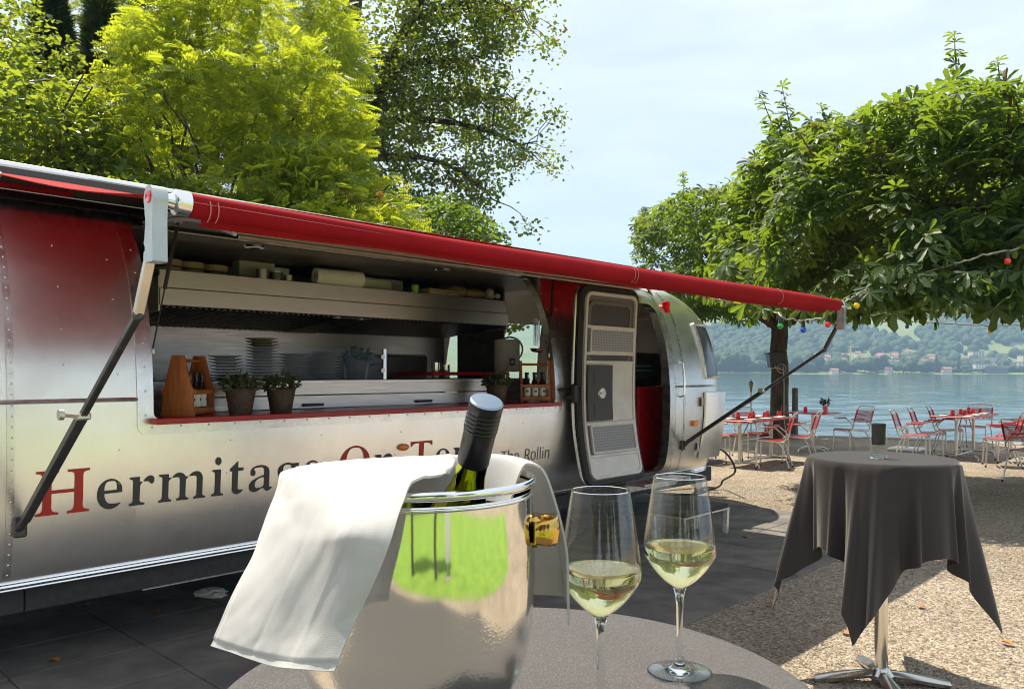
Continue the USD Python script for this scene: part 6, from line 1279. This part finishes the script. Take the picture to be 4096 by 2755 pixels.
# ------------------------------------------------------------------ lakeside tables and chairs
def chair(loc, rotz, label, group, arms=True):
    t = Thing('garden_chair', label, 'chair', group, loc, rotz)       # faces +x
    fr = MB()
    for s in (-1, 1):
        y = s * .225
        fr.tube([(.22, y, .42), (.21, y, .445), (.17, y, .452), (-.12, y, .428), (-.185, y, .44), (-.215, y, .50), (-.225, y, .58), (-.295, y * .97, .80), (-.325, y * .93, .855)], .0115, 8)
    fr.tube([(-.325, -.21, .855), (-.345, -.18, .872), (-.352, 0, .876), (-.345, .18, .872), (-.325, .21, .855)], .0115, 8).tube([(.0, -.225, .437), (.0, .225, .437)], .009, 6)
    t.part('frame', fr, 'steel_tube')
    for s in (-1, 1):
        t.part('leg', MB().tube([(.22, s * .225, .425), (.222, s * .23, .22), (.235, s * .235, .012)], .0115, 8), 'steel_tube')
        t.part('leg', MB().tube([(-.10, s * .225, .428), (-.16, s * .23, .36), (-.265, s * .235, .012)], .0115, 8), 'steel_tube')
    for x, y in ((.235, .235), (.235, -.235), (-.265, .235), (-.265, -.235)): t.part('foot_cap', MB().lathe([(0, 0), (.014, 0), (.014, .03)], 8, (x, y, 0)), 'black_rubber', True)
    sm = MB()
    for k in range(26):
        f = k / 25; x = .225 - .36 * f; z = .455 - .024 * f - .004
        if k < 3: z -= (3 - k) * .014; x = .228 - .006 * k
        sm.box((x, 0, z + .012), (.0115, .46, .007))
    t.part('seat', sm, 'red_plastic', False)
    bm = MB()
    for k in range(15):
        f = k / 14; x = -.232 - .062 * f; z = .585 + .205 * f; bm.tube([(x, -.222, z), (x - .012, 0, z), (x, .222, z)], .0048, 4, False)
    for s in (-1, 1): bm.tube([(-.226, s * .224, .575), (-.296, s * .218, .80)], .0145, 6)
    t.part('backrest', bm, 'red_plastic', False)
    if arms:
        for s in (-1, 1):
            t.part('armrest', MB().cbox((.06, s * .245, .655), (.26, .040, .018), .005), 'red_plastic')
            t.part('arm_bracket', MB().tube([(-.21, s * .235, .49), (-.16, s * .243, .56), (-.06, s * .245, .645), (.12, s * .245, .645)], .009, 6), 'steel_tube')
    return t
ch = Proto(chair)
AXD = 47.0; ax_ = np.array([math.cos(math.radians(AXD)), math.sin(math.radians(AXD)), 0]); pp_ = np.array([ax_[1], -ax_[0], 0])     # table axis, and across it towards the camera
TA = np.array([4.04, 13.25, 0]); TB = np.array([5.75, 15.3, 0]); TCn = np.array([8.1, 14.3, 0])
def rect_table(loc, rotz, label, group, L=1.7, Wd=.72):
    t = Thing('bistro_table', label, 'table', group, loc, rotz)
    t.part('tabletop', MB().cbox((0, 0, .742), (L, Wd, .022), .006), 'red_plastic')
    for s in (-1, 1):
        x = s * (L / 2 - .28); t.part('leg', MB().tube([(x, 0, .06), (x, 0, .70)], .027, 12).lathe([(.027, .66), (.045, .70), (.05, .73)], 12, (x, 0, 0)), 'steel_tube')
        t.part('foot', MB().tube([(x, -.33, .0), (x, -.325, .045), (x, -.28, .075), (x, .28, .075), (x, .325, .045), (x, .33, 0)], .019, 8), 'steel_tube')
        t.part('folding_brace', MB().tube([(x, 0, .40), (x - s * .35, 0, .72)], .010, 6), 'steel_tube')
    t.part('stretcher', MB().tube([(-L / 2 + .28, 0, .075), (L / 2 - .28, 0, .075)], .014, 8).tube([(-L / 2 + .28, 0, .42), (L / 2 - .28, 0, .42)], .010, 8), 'steel_tube'); return t
rt = Proto(rect_table)
rt(TA, AXD, 'long red bistro table nearest the trailer nose, before the tree trunk', 'long red bistro tables'); rt(TCn, AXD, 'long red bistro table at right behind the charcoal standing table', 'long red bistro tables')
t = thingW('small_table', 'small square red table by the water between the two long ones', 'table', TB)
t.part('tabletop', MB().cbox(TB + [0, 0, .742], (.80, .80, .022), .006, Rz(math.radians(AXD))), 'red_plastic'); t.part('leg', MB().tube([TB + [0, 0, .06], TB + [0, 0, .73]], .03, 12), 'steel_tube')
for a_ in (20, 110, 200, 290):
    dd = np.array([math.cos(math.radians(a_)), math.sin(math.radians(a_)), 0]); t.part('foot', MB().tube([TB + [0, 0, .08], TB + dd * .2 + [0, 0, .08], TB + dd * .31 + [0, 0, .05], TB + dd * .34], .017, 8), 'steel_tube')
NG = 'red string chairs at the lakeside tables'
face_r = AXD + 90 + 17          # facing the table from the camera side
for p, rz, lab in [((4.13, 12.64, 0), 155, 'red string armchair nearest us at the left table, sunlit seat'), ((4.80, 13.36, 0), 150, 'red string armchair behind the sunlit one at the left table'),
                   (TA - pp_ * .62 - ax_ * .52, AXD - 90, 'red string chair beyond the left table, partly behind the trailer nose'), (TA - pp_ * .62 + ax_ * .06, AXD - 88, 'red string chair beyond the left table, next one right from the nose'),
                   (TA - pp_ * .55 + ax_ * .98, AXD - 120, 'red string chair at the far end of the left table by the trunk'),
                   ((6.35, 14.95, 0), 195, 'red string chair at the small square table by the water'),
                   ((6.83, 13.62, 0), AXD - 90 + 8, 'leftmost red chair on the water side of the right table'), ((7.45, 14.25, 0), AXD - 90 + 8, 'second red chair on the water side of the right table'), ((8.15, 14.95, 0), AXD - 90 + 8, 'third red chair on the water side of the right table'),
                   ((9.25, 15.95, 0), AXD + 178, 'grey framed chair at the far end of the right table'),
                   ((7.86, 12.86, 0), 155, 'red armchair nearest us on the near side of the right table'), ((8.42, 13.45, 0), 153, 'second red armchair on the near side of the right table'), ((9.0, 14.05, 0), 152, 'third red armchair on the near side of the right table'),
                   ((7.12, 10.95, 0), 20, 'chair cut by the right edge of the photo, turned away from the tables')]:
    ch(p, rz, lab, NG)
# table ware
def tumbler(loc, rotz, label, group):
    t = Thing('red_tumbler', label, 'tumbler', group, loc, rotz)
    t.part('glass', MB().lathe([(0, .003), (.028, .003), (.034, .012), (.038, .05), (.033, .098), (.031, .098), (.035, .05), (.03, .014), (0, .01)], 20), 'red_glass', True)
    t.part('candle', MB().lathe([(0, .045), (.018, .045), (.018, .012)], 12), 'worn_white', 40); return t
rtb = Proto(tumbler)
def stemglass(loc, rotz, label, group):
    t = Thing('stem_glass', label, 'wine glass', group, loc, rotz)
    t.part('bowl', MB().lathe([(.004, .085), (.022, .095), (.038, .12), (.040, .145), (.031, .195)], 20), 'glass_thin', True)
    t.part('stem', MB().lathe([(.033, 0), (.033, .002), (.006, .007), (.0035, .02), (.0035, .08), (.006, .088)], 14), 'glass_thin', True); return t
sg_ = Proto(stemglass)
def placemat(loc, rotz, label, group):
    t = Thing('place_setting', label, 'placemat', group, loc, rotz)
    t.part('mat', MB().cbox((0, 0, .003), (.42, .30, .005), .002), 'mat_dark'); t.part('folded_napkin', MB().cbox((.02, .02, .010), (.20, .12, .008), .003), 'worn_white'); return t
pm = Proto(placemat)
TT = .7535
for base_, nm_, L_ in ((TA, 'left', 1.7), (TCn, 'right', 1.7)):
    for i, a_ in enumerate((-.55, -.02, .52)):
        for s in (-1, 1):
            p = base_ + ax_ * a_ + pp_ * s * .19 + [0, 0, TT]; pm(p, AXD, f"dark placemat with white napkin at {('left end', 'middle', 'right end')[i]} of the {nm_} long table, {'near' if s > 0 else 'lake'} side", f'place settings on the {nm_} long table')
            sg_(p + ax_ * .20 - pp_ * s * .04, 0, f"empty wine glass at {('left end', 'middle', 'right end')[i]} of the {nm_} long table, {'near' if s > 0 else 'lake'} side", f'wine glasses on the {nm_} long table')
            rtb(p + ax_ * .13 - pp_ * s * .10 + ax_ * .03 * s, 0, f"red tumbler at {('left end', 'middle', 'right end')[i]} of the {nm_} long table, {'near' if s > 0 else 'lake'} side", f'red tumblers on the {nm_} long table')
rtb(TB + [-.1, .1, TT], 0, 'red tumbler on the small square table by the water')
q = TB + [.22, -.05, TT]; t = thingW('table_caddy', 'dark spiky centrepiece in a red holder on the small table', 'centrepiece', q)
t.part('holder', MB().lathe([(0, 0), (.05, 0), (.045, .12), (.04, .12), (.04, .01)], 16, q), 'red_glass', 40)
r = np.random.default_rng(6); P = np.repeat((q + [0, 0, .14])[None], 26, 0) + r.normal(size=(26, 3)) * [.03, .03, .035]; t.part('spikes', scatter(P, orient(r, 26, .2, -1.1), np.full(26, .13), T_ellip(.12)), 'mat_dark', False)

# ------------------------------------------------------------------ lakeside furniture, lights, cable, small things
p = np.array([*at(795, 372, 18.7)[:2], 0]); t = thingW('mooring_post', 'weathered grey wooden post at the water behind the left table', 'post', p - [0, 0, .5])
t.part('post', MB().lathe([(.07, -.5), (.072, 0), (.068, 1.1), (.06, 1.15), (0, 1.16)], 12, p), 'wood_grey', 40); t.part('band', MB().lathe([(.0725, .95), (.0735, .955), (.0735, .985), (.0725, .99)], 12, p), 'steel_dark', True)
p = np.array([*at(751, 372, 19.0)[:2], 0]); t = thingW('garden_torch', 'slim bamboo garden torch by the water left of the trunk', 'torch', p)
t.part('pole', MB().tube([p, p + [0, 0, 1.05]], .014, 8), 'bamboo'); t.part('cup', MB().lathe([(.01, 1.02), (.02, 1.05), (.055, 1.28), (.05, 1.28), (.02, 1.06)], 12, p), 'bamboo', 40); t.part('burner', MB().lathe([(.05, 1.275), (.03, 1.30), (.012, 1.31), (.012, 1.35), (0, 1.35)], 12, p), 'steel_dark', 40)
p = np.array([*at(907, 372, 15.5)[:2], 0]); t = thingW('parasol_stand', 'white parasol base with short tube beyond the right table', 'stand', p)
t.part('base', MB().cbox(p + [0, 0, .03], (.55, .55, .06), .02, Rz(.8)), 'worn_white'); t.part('tube', MB().tube([p + [0, 0, .06], p + [0, 0, .42]], .03, 12), 'steel_tube')
lp_ = np.array([6.17 - .17, 18.5 - .24, 1.62]); t = thingW('trunk_lamp', 'dark box lamp fixed to the lakeside trunk', 'lamp', lp_)
G = np.array([[lp_ + [sx * w_, sy * w_ * .8, z_] for sx, sy in ((-1, -1), (1, -1), (1, 1), (-1, 1))] for w_, z_ in ((.13, 0), (.17, .30), (.19, .30), (.20, .34), (.0, .36))]); t.part('housing', MB().sheet(G, closed=True), 'black_paint', False); t.part('glass', MB().cbox(lp_ + [0, 0, -.01], (.22, .18, .02), .004), 'worn_white')
cr = np.array([6.17 + .03, 18.5 - .235, 0]); t = thingW('rope', 'pale rope running down the lakeside trunk from the lamp', 'rope', cr)
t.part('strand', MB().tube([lp_ + [-.05, -.14, .05], lp_ + [0, -.16, -.04], lp_ + [.12, -.14, -.05], cr + [-.01, 0, 1.70], cr + [.01, -.01, 1.2], cr + [0, -.02, .5], cr + [.02, -.14, .05]], .013, 6), 'rope'); t.part('loop', MB().tube([lp_ + [.10 + .10 * math.cos(a_), -.15, -.02 + .10 * math.sin(a_)] for a_ in np.linspace(0, 6.2, 20)], .010, 6), 'rope')
def lights(name, label, pts, bulbs):
    t = thingW(name, label, 'string lights', pts[0], 'coloured light strings under the chestnuts'); P = np.array(pts); tt2 = np.linspace(0, 1, len(P)); P2 = PchipInterpolator(tt2, P)(np.linspace(0, 1, len(P) * 9))
    P2[1:-1] += np.random.default_rng(8).normal(size=(len(P2) - 2, 3)) * .006
    t.part('cable', MB().tube(P2, .009, 6), 'cable_grey')
    for b_, col in bulbs:
        b_ = np.asarray(b_); k = np.argmin(np.linalg.norm(P2 - b_, axis=1)); b_ = P2[k]
        w = t.part('bulb', MB().sphere(b_ - [0, 0, .095], .030, 2, (1, 1, 1.1)), 'bulb_' + col, True)
        t.part('socket', MB().lathe([(.0, .005), (.016, .0), (.020, -.04), (.022, -.07), (0, -.075)], 12, b_), 'black_plastic', 40, under=w)
Yl = 8.3
lights('light_string', 'string of coloured bulbs sagging before the trunk to the awning end', [at(708, 296, Yl + 2), at(735, 303, Yl + 1.5), at(764, 308, Yl + .8), at(781, 316, Yl), at(803, 320, Yl), at(826, 316, Yl - .2), at(842, 303, Yl - .4), at(859, 294, Yl - .5), at(885, 270, Yl - .4)],
       [(at(735, 303, Yl + 1.5), 'green'), (at(764, 308, Yl + .8), 'yellow'), (at(781, 316, Yl), 'green'), (at(803, 320, Yl), 'blue'), (at(829, 314, Yl - .2), 'red'), (at(856, 296, Yl - .5), 'yellow')])
lights('light_string', 'dark cable with coloured bulbs across the lake view at right', [at(885, 316, 12), at(906, 320, 12.3), at(936, 322.5, 12.5), at(970, 324.5, 12.5), at(1000, 325, 12.5), at(1060, 323, 12.5)],
       [(at(906, 320, 12.3), 'blue'), (at(936.5, 322.5, 12.5), 'green'), (at(989, 325, 12.5), 'yellow')])
lights('light_string', 'red bulb cable hidden in the large chestnut crown', [at(850, 300, 8.6), at(880, 285, 8.2), at(960, 262, 7.6), at(1007, 250, 7.45), at(1060, 246, 7.4)], [(at(1007, 250, 7.45), 'red'), (at(861, 294, 8.5), 'red')])
# power cable with plug at the trailer nose
pc = T2W([8.78, 5.15, .55]); t = thingW('power_cable', 'black power cable with red and white plug at the trailer nose', 'cable', (pc[0], pc[1], 0))
e1 = ground(722, 489); e2 = ground(690, 495)
t.part('cord', MB().tube(PchipInterpolator(np.linspace(0, 1, 7), np.array([pc, pc + [.22, -.10, .02], pc + [.38, -.22, -.22], [e1[0], e1[1], .10], [e1[0] - .15, e1[1] - .05, .014], [e2[0], e2[1], .013], [e2[0] - .5, e2[1] + .1, .013]]))(np.linspace(0, 1, 60)), .013, 8), 'black_rubber')
t.part('plug', MB().tube([pc + [-.12, .05, 0], pc + [.10, -.04, .01]], .036, 14), 'worn_white'); t.part('plug_ring', MB().tube([pc + [.02, -.03, .0], pc + [.09, -.085, .0]], .055, 16), 'red_plastic')
# folding step by the door
s0 = T2W([6.42, 3.86, 0]); t = thingT('step_stool', 'black topped folding step with aluminium legs below the trailer door', 'step', [6.42, 3.86, 0])
t.part('tread', MB().cbox((6.42, 3.86, .27), (.78, .34, .03), .008), 'black_rubber'); t.part('frame', MB().cbox((6.42, 3.86, .245), (.80, .36, .02), .004), 'aluminium_plain')
for du in (-.36, .36):
    for dv in (-.14, .14): t.part('leg', MB().cbox((6.42 + du * 1.03, 3.86 + dv * 1.1, .12), (.035, .045, .245), .004, Ry(.08 * np.sign(du))), 'aluminium_plain')
# crumpled tissue and fallen leaves
g = ground(211, 599); r = np.random.default_rng(12); v = ICO2.vertices * (1 + .7 * (meshkit.noise(ICO2.vertices * 3 + 3, 2)[:, None] - .5)) * [.10, .06, .035]; solo('paper_tissue', MB().add(v + g + [0, 0, .045], ICO2.faces), 'worn_white', 'crumpled white tissue lying under the trailer edge', 'tissue', smooth=False)
def dryleaf(loc, rotz, label, group):
    t = Thing('dry_leaf', label, 'leaf', group, loc, rotz); v, f = T_ellip(.32, .18, .12); t.part('blade', MB().add(v * .075, f), 'dry_leaf', False); return t
dl = Proto(dryleaf)
for px, py in ((848, 633), (870, 619), (921, 606.5), (953, 505), (918, 517), (775, 512), (762, 508), (832, 540), (742, 536), (1000, 640), (690, 640), (968, 560), (958, 489), (771, 605), (90, 605), (160, 612), (60, 660), (240, 600)):
    g = ground(px, py, .018); dl(g, r.uniform(0, 360), 'dry orange brown leaf fallen on the ground', 'dry leaves on the ground')
for k, (dx, dy, dz, s_) in enumerate([(0, 0, 0, 1)]): pass
